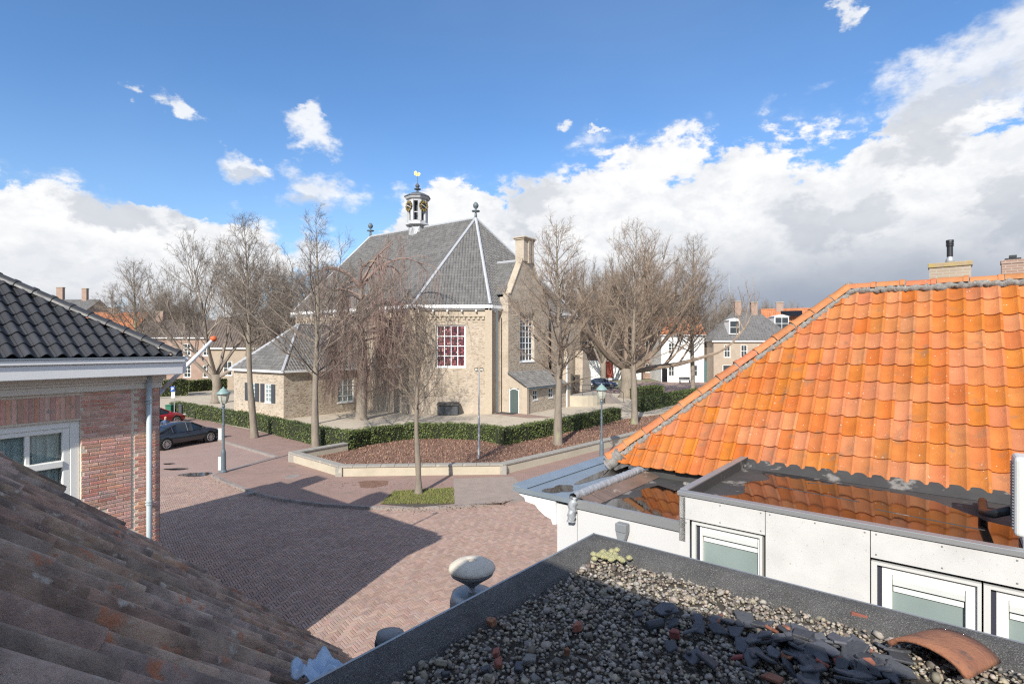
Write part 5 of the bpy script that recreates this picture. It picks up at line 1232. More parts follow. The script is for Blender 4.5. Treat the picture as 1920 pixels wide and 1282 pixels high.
# low flat roof in front of the eave, with rain water
fz = 3.60
mb = MB(); mb.quad(L(4.45, 6.98, fz), L(2.7, 6.98, fz), L(2.7, 9.4, fz), L(4.45, 9.4, fz)); lf = mb.build('flat_roof', 'bitumen', rh)
mb = MB(); mb.para(L(4.5, 9.3, fz), -E1*1.85, E2*.05, Z*.2); mb.build('upstand', 'bitumen', lf)
def epoly(pts, z): return [L(a, b, z) for a, b in pts]
MB().quad(*epoly([(4.02, 7.05), (2.72, 7.03), (2.72, 8.9), (3.0, 9.1), (3.4, 9.05), (3.55, 8.6), (3.9, 8.75), (4.0, 8.3), (3.8, 7.9), (4.1, 7.5)][::-1], fz+.006)).build('puddle', 'water', lf)
mb = MB(); mb.para(L(4.45, 6.94, fz-.07), -E1*1.73, E2*.06, Z*.13); mb.build('edge_trim', 'aluminium_trim', lf)
m_ = MB(); rr = random.Random(3)
for k in range(5): q = MB(); q.lathe(L(3.35+k*.05, 9.05+rr.uniform(-.1, .1), fz), [(.03, 0), (.045, .02), (.03, .05), (.0, .055)], 6); q.build('mortar_crumb', 'mortar_grey', lf)
q = MB(); q.lathe(L(2.82, 7.1, fz), [(.05, 0), (.07, .03), (.06, .09), (.02, .12)], 7, sx=1.3); q.build('loose_stone', 'terracotta', lf)
mb = MB()
for k in range(24):
    t = k/24; a = random.uniform(-.01, .01); mb.quad(L(4.40+a, 7.0+2.3*t, fz+.09), L(4.40, 7.0+2.3*(t+1/24), fz+.09), L(4.12, 7.0+2.3*(t+1/24), fz+.008), L(4.12+a, 7.0+2.3*t, fz+.008))
M('stained_flashing', (.22, .15, .11), (.13, .09, .07), 3, rough=.45, spots=((.33, .26, .21), 4, .6, .05)); mb.build('flashing_slope', 'stained_flashing', lf)
lumpy(L(4.46, 6.9, fz+.10), L(4.44, 9.42, fz+.12), .075, 'lead_roll', 'lead', lf, 90, 12, .9, .35)
lumpy(L(4.46, 6.93, fz+.07), L(4.50, 6.90, fz-.28), .07, 'lead_drip', 'lead', lf, 12, 13, .9, .6)
m_ = MB(); m_.box(L(4.42, 9.32, fz+.17), .22, .16, .12, E1, E2); m_.build('zinc_corner', 'zinc', lf, bevel=.01)
# white wall under it
wz = 3.53
for a0, a1 in ((4.8, 4.43), (4.42, 2.7)):
    m_ = MB(); m_.para(L(a0, 6.98, 0.1), -E1*(a0-a1), E2*.05, Z*(wz-.1)); m_.build('wall_panel', 'white_panel', rh)
dp = L(3.62, 6.90, 0)
mb = MB(); mb.tube([dp+Z*.2, dp+Z*3.12], .05, 12); dpo = mb.build('downpipe', 'plastic_grey', rh, smooth=True)
mb = MB(); mb.box(dp+Z*3.42, .17, .12, .12, E1, E2); mb.prism([dp+E1*.085+E2*.06+Z*3.36, dp-E1*.085+E2*.06+Z*3.36, dp-E1*.05+E2*.05+Z*3.24, dp+E1*.05+E2*.05+Z*3.24], -E2*.11); mb.tube([dp+Z*3.1, dp+Z*3.25], .054, 12); mb.build('hopper', 'plastic_grey', dpo, bevel=.008)
# box gutter of the street front
mb = MB(); mb.quad(L(5.56, 6.93, 3.64), L(4.45, 6.93, 3.64), L(4.45, 11.5, 3.64), L(5.56, 11.5, 3.64)); zg_ = mb.build('box_gutter', 'zinc', rh)
mb = MB(); mb.prism([L(5.66, 6.9, 3.70), L(5.60, 6.9, 3.73), L(5.42, 6.9, 3.655), L(5.50, 6.9, 3.60)], E2*4.6); mb.para(L(5.62, 6.88, 3.60), -E1*1.15, E2*.05, Z*.075); mb.build('gutter_lip', 'zinc', zg_)
for k, (a_, b_, ra, rb_) in enumerate(((5.0, 7.35, .2, .28), (4.95, 9.2, .2, 1.1))):
    MB().quad(*[L(p.x, p.y, 3.645) for p in blob((a_, b_), ra, rb_, 34, .3, 0, k+5)][::-1]).build('puddle', 'water', zg_)
prof_c = [(0, 3.2), (.06, 3.2), (.08, 3.27), (.2, 3.30), (.34, 3.38), (.40, 3.44), (.60, 3.46), (.62, 3.52), (.72, 3.55), (.745, 3.597), (0, 3.597)]
mb = MB(); mb.prism([L(4.8+o_, 6.93, z) for o_, z in prof_c], E2*4.6); mb.build('cornice', 'white_paint', rh)
# flat dormer
dz0, de = 4.0, 6.70
mb = MB(); mb.quad(L(2.62, de+.08, dz0), L(-4, de+.08, dz0), L(-4, 9.75, dz0), L(2.62, 9.75, dz0)); dr = mb.build('dormer_roof', 'bitumen', rh)
mb = MB(); mb.prism([L(2.7, 0, 0)+E2*b+Z*z for b, z in ((de, 3.5), (de, 4.13), (9.7, 4.14), (9.9, 4.5), (9.9, 3.5))], -E1*.08); mb.para(L(2.62, de+.014, 3.9), -E1*6.6, E2*.075, Z*.235); mb.build('dormer_kerb', 'bitumen', rh)
mb = MB(); mb.quad(*[L(a, b, z) for a, b, z in ((2.62, 9.46, 4.12), (2.62, 9.2, 4.004), (-4, 9.2, 4.004), (-4, 9.46, 4.12))][::-1]); mb.build('flashing', 'bitumen', dr)
mb = MB(); mb.para(L(2.72, de-.025, 4.09), -E1*6.7, E2*.115, Z*.055); mb.para(L(2.73, de+.1, 4.10), -E1*.10, E2*2.8, Z*.05); mb.build('edge_trim', 'aluminium_trim', rh, bevel=.004)
pud = [(2.2, 6.98), (-2.5, 6.9), (-2.5, 7.9), (-.6, 8.05), (-.2, 8.35), (.1, 8.75), (.5, 8.95), (1.1, 9.02), (1.5, 9.1), (1.72, 9.18), (2.0, 9.28), (2.3, 9.1), (2.12, 8.7), (2.3, 8.2), (2.15, 7.6)]
pd = [V((a_, b_, 0)) for a_, b_ in pud]; sm_ = []
for i in range(len(pd)):
    p0_, p1_, p2_, p3_ = pd[i-1], pd[i], pd[(i+1) % len(pd)], pd[(i+2) % len(pd)]
    for k in range(5):
        t = k/5; q_ = .5*((2*p1_)+(p2_-p0_)*t+(2*p0_-5*p1_+4*p2_-p3_)*t*t+(3*p1_-p0_-3*p2_+p3_)*t**3); sm_.append((min(q_.x+random.uniform(-.025, .025), 2.58), max(q_.y+random.uniform(-.025, .025), 6.82)))
MB().quad(*epoly(sm_, dz0+.006)).build('puddle', 'water', dr)
for a0, b0, a1, b1 in ((1.9, 8.3, .9, 8.15), (.7, 7.9, -.3, 7.75), (1.6, 8.8, 1.3, 8.95)):
    lumpy(L(a0, b0, dz0+.004), L(a1, b1, dz0+.004), .018, 'felt_seam', 'bitumen', dr, 20, 5, .35)
W1 = (1.70, 2.54, 2.75, 3.775); W2 = (-.235, .634, 2.75, 3.76); W3 = (-1.15, -.25, 2.75, 3.76)
def panel(a0, a1, z0, z1):
    m_ = MB(); m_.para(L(a0+.004, de, z0), E1*(a1-a0-.008), E2*.012, Z*(z1-z0-.006)); p_ = m_.build('facade_panel', 'fibre_panel', rh)
    m_ = MB()
    for a in np.linspace(a0+.05, a1-.05, max(2, int((a1-a0)/.5)+1)):
        for z in (z0+.04, z1-.05): m_.box(L(a, de-.003, z), .014, .005, .014, E1, E2)
    m_.build('screw', 'plastic_grey', p_)
panel(1.665, 2.70, 3.80, 4.10); panel(2.56, 2.70, 2.5, 3.80); panel(.64, 1.665, 2.5, 4.10); panel(-1.6, .64, 3.80, 4.10); panel(-4, -1.6, 2.5, 4.10)
mb = MB(); mb.para(L(2.69, de+.2, 2.4), -E1*6.6, E2*.05, Z*1.6); mb.build('dormer_core', 'dark_frame', rh)
for (a0, a1, z0, z1), inner in ((W1, 0), (W2, 1), (W3, 1)):
    P0_ = L(0, de, 0); m_ = MB()
    def bar(x0, x1, y0, y1, bk, th): m_.para(P0_+E1*x0+Z*y0+E2*bk, E1*(x1-x0), Z*(y1-y0), -E2*th)
    bar(a1-.05, a1, z0, z1, .10, .09); bar(a0, a0+.03, z0, z1, .10, .09); bar(a0+.03, a1-.05, z1-.03, z1, .10, .09)
    m_.build('surround', 'plastic_light', rh); m_ = MB(); bar(a1-.088, a1-.052, z0, z1-.03, .115, .06); m_.build('dark_jamb', 'dark_frame', rh); m_ = MB()
    t = .085 if inner else .03; a1 = a1-.04; bar(a1-.05-t, a1-.05, z0, z1-.03, .12, .07); bar(a0+.03, a0+.03+t, z0, z1-.03, .12, .07); bar(a0+.03+t, a1-.05-t, z1-.03-t, z1-.03, .12, .07)
    w_ = m_.build('window', 'window_white', rh, bevel=.004); i0, i1, it = a0+.03+t, a1-.05-t, z1-.03-t
    m_ = MB(); m_.para(P0_+E1*i0+Z*z0+E2*.115, E1*(i1-i0), Z*(it-z0), -E2*.008); m_.build('pane', 'frosted', w_)
    m_ = MB(); m_.prism([P0_+E1*(i0+.005)+E2*.105+Z*zz-E2*dd for zz, dd in ((it, 0), (it, .05), (it-.04, .06), (it-.10, .05), (it-.115, .0))], E1*(i1-i0-.01)); m_.build('blind_box', 'blind', w_)
    m_ = MB(); m_.box(P0_+E1*((i0+i1)/2)+E2*.09+Z*(it-.15), i1-i0-.02, .01, .05, E1, E2); m_.build('blind_rail', 'blind', w_)
# air conditioner on the dormer roof
ac = thing('air_conditioner', 'light grey air conditioning unit standing on the dormer roof', 'air conditioner', L(-.9, 7.5, dz0))
mb = MB(); mb.box(L(-.95, 7.48, 4.50), .9, .34, .80, E1, E2); mb.build('casing', 'plastic_light', ac, bevel=.04, seg=3)
mb = MB()
for k in range(22): mb.box(L(-.495, 7.48, 4.18+k*.03), .012, .28, .012, E1, E2)
mb.build('side_grille', 'plastic_grey', ac)
mb = MB(); 
for k in range(18): mb.box(L(-.95, 7.305, 4.2+k*.035), .62, .012, .01, E1, E2)
mb.build('front_grille', 'plastic_grey', ac)
for a in (-.62, -1.25): m_ = MB(); m_.box(L(a, 7.45, 4.06), .12, .5, .09, E1, E2); m_.build('foot', 'plastic_light', ac, bevel=.01)
m_ = MB(); m_.tube([L(-.5, 7.6, 4.3), L(-.36, 7.65, 4.22), L(-.3, 8.2, 4.1), L(-.32, 8.9, 4.07)], .045, 10); m_.build('pipe', 'black_paint', ac, smooth=True)

# ------------------------------------------------------------------ our own house: weathered tile slope, gravelled flat roof
G1 = V((-.729, .685, 0)).normalized(); G2 = V((.685, .729, 0)).normalized(); pg = R(43.5); zp = H-.27/math.cos(pg)
def Pl(s, e, up=0): return G1*s+G2*e+Z*(zp-e*math.tan(pg))+(G2*math.sin(pg)+Z*math.cos(pg))*up
sv, eave, ridge = 4.28, 2.85, -.62
own = thing('weathered_house', 'house with weathered lichen covered pantile slope sloping to the street', 'house', G1*2+G2*2)
mb = MB(); 
rdg = Pl(sv-.03, ridge, -.12); mb.quad(Pl(-9, eave, -.12), Pl(sv-.03, eave, -.12), rdg, rdg-E1*13.3)
rz_ = Pl(0, ridge).z
dn_ = -G2*4.5-Z*4.4; mb.quad(rdg-E1*13.3, rdg, rdg+dn_, rdg-E1*13.3+dn_)
orf2 = mb.build('roof', 'old_tile_base', own)
mb = MB(); ez2 = Pl(0, eave).z-.1
wall(mb, G1*-9+G2*(eave-.3), G1, sv+8.8, 0, ez2, G2)
g_ = [G1*(sv-.2)+G2*b+Z*z for b, z in ((eave-.3, 0), (eave-.3, ez2), (ridge, rz_-.2), (ridge-4.3, rz_-4.4), (ridge-4.3, 0))]; mb.quad(*g_)
mb.build('wall', 'dark_brick', own)
mb = MB(); mb.prism([L(.70, -1, 2), L(-9, -1, 2), L(-9, -5, 2), L(.70, -5, 2)], Z*5.17); mb.build('unseen_rear_block', 'dark_brick', own)  # unseen block behind the camera, sized so its shadow edge crosses the gravel
old = pantile('old_pantile', 'old_tile', .14, .36, .034, crest=.5, th=.02, lift=.038, nx=15)
yo2 = -G2*math.cos(pg)+Z*math.sin(pg); no2 = G2*math.sin(pg)+Z*math.cos(pg)
nrow = int((eave+.40)/math.cos(pg)/.36)
tile_roof(orf2, old, Pl(sv-25*.14-.01, eave, -.10), G1, yo2, no2, .14, .36, 0, 25, 0, nrow, [], jit=.022,
          keep=lambda c: not (E1.dot(c) < 1.55 and E2.dot(c) > 1.0))
# gravel flat roof
gr = thing('gravel_roof', 'gravel covered flat roof with grey felt edge', 'flat roof', L(0, 1.8, 4.7))
ga0, ga1, gb0, gb1, gz, gp = -7, 1.70, .55, 2.87, 4.775, 4.85
mb = MB(); mb.prism([L(ga1-.01, gb0, 0), L(ga0, gb0, 0), L(ga0, gb1-.01, 0), L(ga1-.01, gb1-.01, 0)], Z*(gz-.012)); mb.build('extension_wall', 'far_brick', gr)
mb = MB(); mb.quad(L(ga1, gb0, gz), L(ga0, gb0, gz), L(ga0, gb1, gz), L(ga1, gb1, gz)); mb.build('roof_bed', 'bed_dirt', gr)
sec = [(0, 4.3), (0, gp-.012), (.012, gp), (.06, gp-.004), (.13, gp-.045), (.165, gz-.02)]
mb = MB(); n = len(sec)
def sweep(n_seg, fpt):
    vs = []
    for i in range(n_seg+1):
        for k, (o_, z) in enumerate(sec): vs.append(fpt(i/n_seg, o_, z+(random.uniform(-.004, .004) if k >= 3 else 0)))
    mb.add(vs, [(i*n+k, i*n+k+1, (i+1)*n+k+1, (i+1)*n+k) for i in range(n_seg) for k in range(n-1)])
sweep(60, lambda t, o_, z: L(ga1-o_*.999+(ga0-ga1+o_)*t, gb1-o_, z)); mb.build('roof_edge', 'felt', gr)
mb = MB(); sweep(24, lambda t, o_, z: L(ga1-o_, gb1-o_+(gb0-gb1)*t, z)); mb.build('roof_edge', 'felt', gr)
mb = MB(); mb.para(L(ga1+.006, gb1+.006, gp-.06), -E1*8, -E2*.012, Z*.058); mb.para(L(ga1+.006, gb1+.006, gp-.06), -E2*2.3, -E1*.012, Z*.058); mb.build('edge_strip', 'aluminium_trim', gr)
lic = MB(); rr = random.Random(8)
for k in range(26):
    lic.lathe(L(1.47+rr.gauss(0, .05), 2.66+rr.gauss(0, .045), gp-.035), [(.012, 0), (.02, .01), (.012, .022), (0, .026)], 6, rot=rr.random()*3)
lic.build('lichen', 'lichen', gr)
# pebbles: one mesh, thousands of stones
bm = bmesh.new(); bmesh.ops.create_icosphere(bm, subdivisions=1, radius=1); bv_ = np.array([v.co[:] for v in bm.verts]); bf_ = np.array([[v.index for v in f.verts] for f in bm.faces]); bm.free()
def stones(n, fpos, smin, smax, name, seed):
    r_ = np.random.default_rng(seed); VS, FS, RS = [], [], []; k = 0
    while k < n:
        a, b = fpos(r_)
        p = L(a, b, 0); u_ = p.x/p.y*F+U0 if p.y > .2 else -9; 
        if not (560 < u_ < 2050): k += 0.02; continue
        s = r_.uniform(smin, smax)*(1+1.1*(r_.random() < .07)); sc = np.array([1, r_.uniform(.65, 1), r_.uniform(.45, .8)])*s
        v = bv_*(1+r_.uniform(-.2, .2, (len(bv_), 1)))*sc; q = Matrix.Rotation(r_.uniform(0, 6.28), 3, 'Z') @ Matrix.Rotation(r_.uniform(-.5, .5), 3, 'X') @ Matrix.Rotation(r_.uniform(-.5, .5), 3, 'Y')
        v = v @ np.array(q).T+np.array([p.x, p.y, gz+r_.uniform(-.004, .022)])
        FS.append(bf_+len(VS)*len(bv_)); VS.append(v); RS.append(np.full(len(bv_), r_.random())); k += 1
    me = bpy.data.meshes.new(name); me.from_pydata(np.concatenate(VS), [], np.concatenate(FS).tolist()); a_ = me.attributes.new('rnd', 'FLOAT', 'POINT'); a_.data.foreach_set('value', np.concatenate(RS)); me.materials.append(MATS['pebble']); me.shade_smooth()
    o = bpy.data.objects.new(name, me); COL.objects.link(o); under(o, gr); return stuff(o)
stones(16500, lambda r_: (r_.uniform(-1.0, 1.56), r_.uniform(.75, 2.72)), .005, .0122, 'gravel', 5)
# slate shards, brick bits and stones lying on the gravel
def on_gravel(u, v, dz=.03): t = (H-gz-dz)*F/(v-V0); return V(((u-U0)/F*t, t, gz+dz))
def shard(p, s, mat, label, cat, group, rr, th=.012, name='slate_shard', tilt=.35):
    n = rr.choice((4, 4, 5)); pts = []
    for k in range(n): t = 2*math.pi*(k+rr.uniform(-.25, .25))/n; pts.append(V((math.cos(t)*s*rr.uniform(.7, 1.2), math.sin(t)*s*rr.uniform(.45, .85), 0)))
    m_ = MB(); m_.prism(pts, Z*th); o = m_.build(name, mat, bevel=.003)
    o.matrix_basis = Matrix.Translation(p) @ Matrix.Rotation(rr.uniform(0, 6.28), 4, 'Z') @ Matrix.Rotation(rr.uniform(-tilt, tilt), 4, 'X') @ Matrix.Rotation(rr.uniform(-tilt, tilt), 4, 'Y')
    return tag(o, label, cat, group)
rr = random.Random(21)
for k in range(130):
    u = rr.gauss(1530, 130); v = 1142+(u-1300)*.2+abs(rr.gauss(0, 55))
    if v > 1290: v = rr.uniform(1215, 1285)
    if u > 1690: continue
    red = rr.random() < .1
    shard(on_gravel(u, v, .02+rr.random()*.03), rr.uniform(.03, .065), 'terracotta' if red else 'slate', 'reddish tile shard mixed into the slate heap on the gravel' if red else 'dark slate shard in the broken heap beside the curved tile', 'tile shard' if red else 'slate shard', 'reddish shards in the heap' if red else 'slate shards heaped on the gravel', rr, tilt=.5, name='tile_shard' if red else 'slate_shard')
for k in range(14):
    u, v = rr.uniform(730, 1010), rr.uniform(1225, 1282)
    shard(on_gravel(u, v, .02), rr.uniform(.018, .035), rr.choice(('terracotta', 'slate', 'pebble', 'mortar_grey')), 'angular stone chip near the cloth corner of the gravel roof', 'stone chip', 'angular chips at the gravel corner', rr, th=.02, name='stone_chip')
for u, v, s, m__, lb in ((1085, 1180, .03, 'terracotta', 'tan brick fragment alone on the shaded gravel'), (922, 1172, .03, 'terracotta', 'pinkish broken stone on the shaded gravel'), (1267, 1195, .03, 'terracotta', 'flat red tile chip on the shaded gravel'), (1062, 1228, .018, 'terracotta', 'small yellowish chip on the shaded gravel')):
    shard(on_gravel(u, v), s, m__, lb, 'fragment', None, rr, th=.03, name='brick_fragment', tilt=.2)
def round_bit(u, v, label, d, r, ln, mat):
    p = on_gravel(u, v, .03); m_ = MB(); m_.tube([p-d*ln/2, p+d*ln*.2, p+d*ln/2], [r, r*1.05, r*.9], 8); tag(m_.build('pipe_fragment', mat, bevel=.004), label, 'fragment')
round_bit(1228, 1170, 'dark round pipe stub lying on the shaded gravel', V((1, .3, .1)).normalized(), .022, .08, 'slate')
round_bit(972, 1106, 'short dark pipe end beside the felt edge', V((.9, .4, 0)).normalized(), .02, .07, 'slate')
for u, v, s, lb in ((1610, 1158, .055, 'terracotta'), (1655, 1165, .045, 'mortar_grey')):
    shard(on_gravel(u, v), s, lb, 'brown roof tile piece lying against the felt edge' if lb == 'terracotta' else 'pale grey stone piece lying against the felt edge', 'fragment', None, rr, th=.025, name='tile_fragment', tilt=.15)
# loose curved tile
cp = on_gravel(1770, 1248, .0); ax_ = (E1*.35-E2*.9).normalized(); sx_ = Z.cross(ax_).normalized(); m_ = MB(); n = 14; vs = []
for th_ in (0, .017):
    for i in range(5):
        for k in range(n+1):
            t = math.pi*(.06+.88*k/n); r_ = .108-th_+.008*i/4; flare = .03*max(0, (k-10)/4)
            vs.append(cp+ax_*(-.15+.075*i)+sx_*(math.cos(t)*r_*1.15)+Z*(math.sin(t)*r_*.62+.02+.008*i))
q = n+1; f_ = []
for i in range(4):
    for k in range(n): f_.append((i*q+k, i*q+k+1, (i+1)*q+k+1, (i+1)*q+k)); o_ = 5*q; f_.append((o_+(i+1)*q+k, o_+(i+1)*q+k+1, o_+i*q+k+1, o_+i*q+k))
for k in range(n):
    f_.append((5*q+k, 5*q+k+1, k+1, k)); f_.append((4*q+k, 4*q+k+1, 9*q+k+1, 9*q+k))
for i in range(4): f_.append((i*q, (i+1)*q, 5*q+(i+1)*q, 5*q+i*q)); f_.append((5*q+i*q+n, 5*q+(i+1)*q+n, (i+1)*q+n, i*q+n))
m_.add(vs, f_); tag(m_.build('loose_roof_tile', 'terracotta', smooth=True), 'loose curved terracotta roof tile lying on the gravel', 'roof tile')
# cloth at the corner
cl = AT(612, 1256, 1.98); cl.z = 4.80; m_ = MB(); nx = 22; vs = []
for i in range(nx):
    for j in range(nx):
        a, b = (i/(nx-1)-.5), (j/(nx-1)-.5); w = 1-.3*abs(b*2)+.12*math.sin(b*9)
        p = cl+G1*(-a*.27*w+.03*b)+G2*(b*.17+.03*math.sin(a*7)); zt = zp-G2.dot(p)*math.tan(pg)-.02
        vs.append(V((p.x, p.y, max(zt, 4.70)*.55+(4.80)*.45+.035+.018*math.sin(a*15+b*9)+.014*math.sin(b*17-a*6)+.009*math.sin(a*33+b*21))))
m_.add(vs, [(i*nx+j, (i+1)*nx+j, (i+1)*nx+j+1, i*nx+j+1) for i in range(nx-1) for j in range(nx-1)]); co_ = m_.build('cloth', 'cloth_blue', smooth=True)
sm = co_.modifiers.new('solid', 'SOLIDIFY'); sm.thickness = .004; tag(co_, 'crumpled pale blue cloth at the corner of the gravel roof', 'cloth')
# ventilation cap and pipe behind the edge
vc = AT(885, 1058, 2.80); vt = thing('ventilation_cap', 'round white topped ventilation cap beside the gravel roof edge', 'ventilation cap', vc-Z*.5)
m_ = MB(); m_.lathe(vc, [(.0, .012), (.02, .012), (.022, .022), (.05, .024), (.09, .014), (.118, -.004), (.124, -.02), (.118, -.028)], 28); m_.build('cap_top', 'cap_white', vt, smooth=True)
m_ = MB(); m_.lathe(vc, [(.117, -.026), (.112, -.045), (.09, -.06), (.05, -.088), (.03, -.105), (.022, -.11)], 28); m_.build('cap_cone', 'plastic_grey', vt, smooth=True)
m_ = MB(); m_.lathe(vc, [(.02, -.6), (.02, -.10)], 12); m_.build('stem', 'aluminium_trim', vt, smooth=True)
m_ = MB(); m_.lathe(vc-Z*.02, [(.13, -.6), (.115, -.16), (.105, -.125), (.07, -.118)], 24); m_.build('pipe_collar', 'aluminium_trim', vt, smooth=True)
pc = AT(732, 1184, 2.22); pv = thing('pipe_end', 'dark grey pipe end capped beside the felt roof edge', 'pipe', pc-Z*.4)
m_ = MB(); m_.lathe(pc, [(.055, -.5), (.055, -.02), (.05, 0), (.0, .004)], 16, sx=1.1, sy=.8); m_.build('pipe', 'plastic_grey', pv, smooth=True)
m_ = MB(); m_.lathe(pc, [(.059, -.06), (.059, -.035)], 16, sx=1.1, sy=.8); m_.build('pipe_ring', 'dark_frame', pv)

# ------------------------------------------------------------------ street furniture
def lamp(p, label):
    r = thing('street_lamp', label, 'street lamp', p, 'green capped street lamps')
    m_ = MB(); m_.lathe(p, [(.16, 0), (.16, .08), (.115, .14), (.105, .95), (.085, 1.05), (.07, 1.1)], 14); m_.build('base', 'lamp_post', r, smooth=False)
    m_ = MB(); m_.lathe(p, [(.055, 1.05), (.05, 2.2), (.065, 2.22), (.065, 2.3), (.045, 2.32), (.042, 3.1)], 12); m_.build('post', 'lamp_post', r)
    m_ = MB(); m_.tube([p+V((-.22, 0, 3.02)), p+V((.22, 0, 3.02))], .02, 6); m_.lathe(p, [(.05, 3.05), (.08, 3.12), (.05, 3.2), (.07, 3.25)], 10); m_.build('bracket', 'lamp_post', r)
    m_ = MB(); m_.lathe(p, [(.11, 3.25), (.19, 3.42), (.25, 3.72)], 6); m_.build('lantern_glass', 'lamp_glass', r)
    m_ = MB()
    for k in range(6):
        t = 2*math.pi*(k+.5)/6; d = V((math.cos(t), math.sin(t), 0)); m_.tube([p+d*.115+Z*3.25, p+d*.195+Z*3.42, p+d*.255+Z*3.72], .012, 4)
    m_.build('lantern_frame', 'lamp_green', r)
    m_ = MB(); m_.lathe(p, [(.30, 3.70), (.31, 3.73), (.24, 3.80), (.17, 3.86), (.13, 3.93), (.05, 3.97), (.03, 4.03), (.0, 4.05)], 14); m_.build('lamp_hood', 'lamp_green', r, smooth=True)
    return r
l1 = lamp(G(419, 886, PZ-.02), 'street lamp with two small sign plates standing at the kerb by the parking bay')
q = G(419, 886); m_ = MB(); m_.box(q+V((-.15, -.02, 1.85)), .16, .03, .55); m_.build('sign_plate', 'plastic_light', l1); m_ = MB(); m_.box(q+V((-.15, -.02, .45)), .16, .04, .62); m_.build('sign_plate', 'white_paint', l1)
p2 = V(((1128-U0)/F*27.4, 27.4, PZ-.02)); lamp(p2, 'street lamp behind the orange roof in front of the hedge')
fl = G(898, 862, PZ); r = thing('floodlight_pole', 'thin grey pole with twin floodlights in the planting bed', 'light pole', fl)
m_ = MB(); m_.lathe(fl, [(.07, 0), (.06, 2.2), (.04, 2.3), (.036, 4.62)], 10); m_.build('pole', 'galvanised', r)
m_ = MB(); m_.box(fl+Z*4.62, .36, .05, .05); m_.build('cross_arm', 'galvanised', r)
for s in (-.14, .14): m_ = MB(); m_.box(fl+V((s, -.05, 4.73)), .19, .16, .14); hd_ = m_.build('floodlight', 'black_paint', r, bevel=.015); m_ = MB(); m_.box(fl+V((s, -.135, 4.72)), .15, .01, .1); m_.build('lens', 'lamp_glass', hd_)
# parking sign, green bin, ticket machine
q = G(327, 783, PZ); r = thing('parking_sign', 'blue and white parking sign on a thin pole by the hedge', 'sign', q)
m_ = MB(); m_.tube([q, q+Z*2.65], .035, 8); m_.build('pole', 'galvanised', r); m_ = MB(); m_.box(q+V((-.12, -.05, 2.4)), .34, .02, .42); pl_ = m_.build('sign_panel', 'sign_blue', r); m_ = MB(); m_.box(q+V((-.08, -.05, 1.9)), .3, .02, .48); m_.build('sign_panel', 'white_paint', r)
m_ = MB(); c = q+V((-.12, -.066, 2.4)); m_.box(c+V((-.05, 0, 0)), .05, .008, .28); m_.box(c+V((.02, 0, .115)), .1, .008, .05); m_.box(c+V((.02, 0, .01)), .1, .008, .05); m_.box(c+V((.075, 0, .06)), .05, .008, .09); m_.build('letter_p', 'white_paint', pl_)
q = G(318, 778, PZ); r = thing('green_bin', 'green street cabinet bin in front of the hedge', 'bin', q)
m_ = MB(); m_.box(q+Z*.4, .5, .45, .8); m_.build('bin_body', 'bin_green', r, bevel=.03); m_ = MB(); m_.box(q+Z*.86, .56, .5, .1); m_.build('bin_lid', 'bin_green', r, bevel=.03)
q = G(339, 789, PZ); r = thing('ticket_machine', 'dark ticket machine post beside the hedge', 'ticket machine', q)
m_ = MB(); m_.box(q+Z*.6, .26, .22, 1.2); m_.build('housing', 'anthracite_shutter', r, bevel=.02); m_ = MB(); m_.box(q+Z*1.26, .3, .26, .12); m_.build('hood', 'anthracite_shutter', r, bevel=.03)

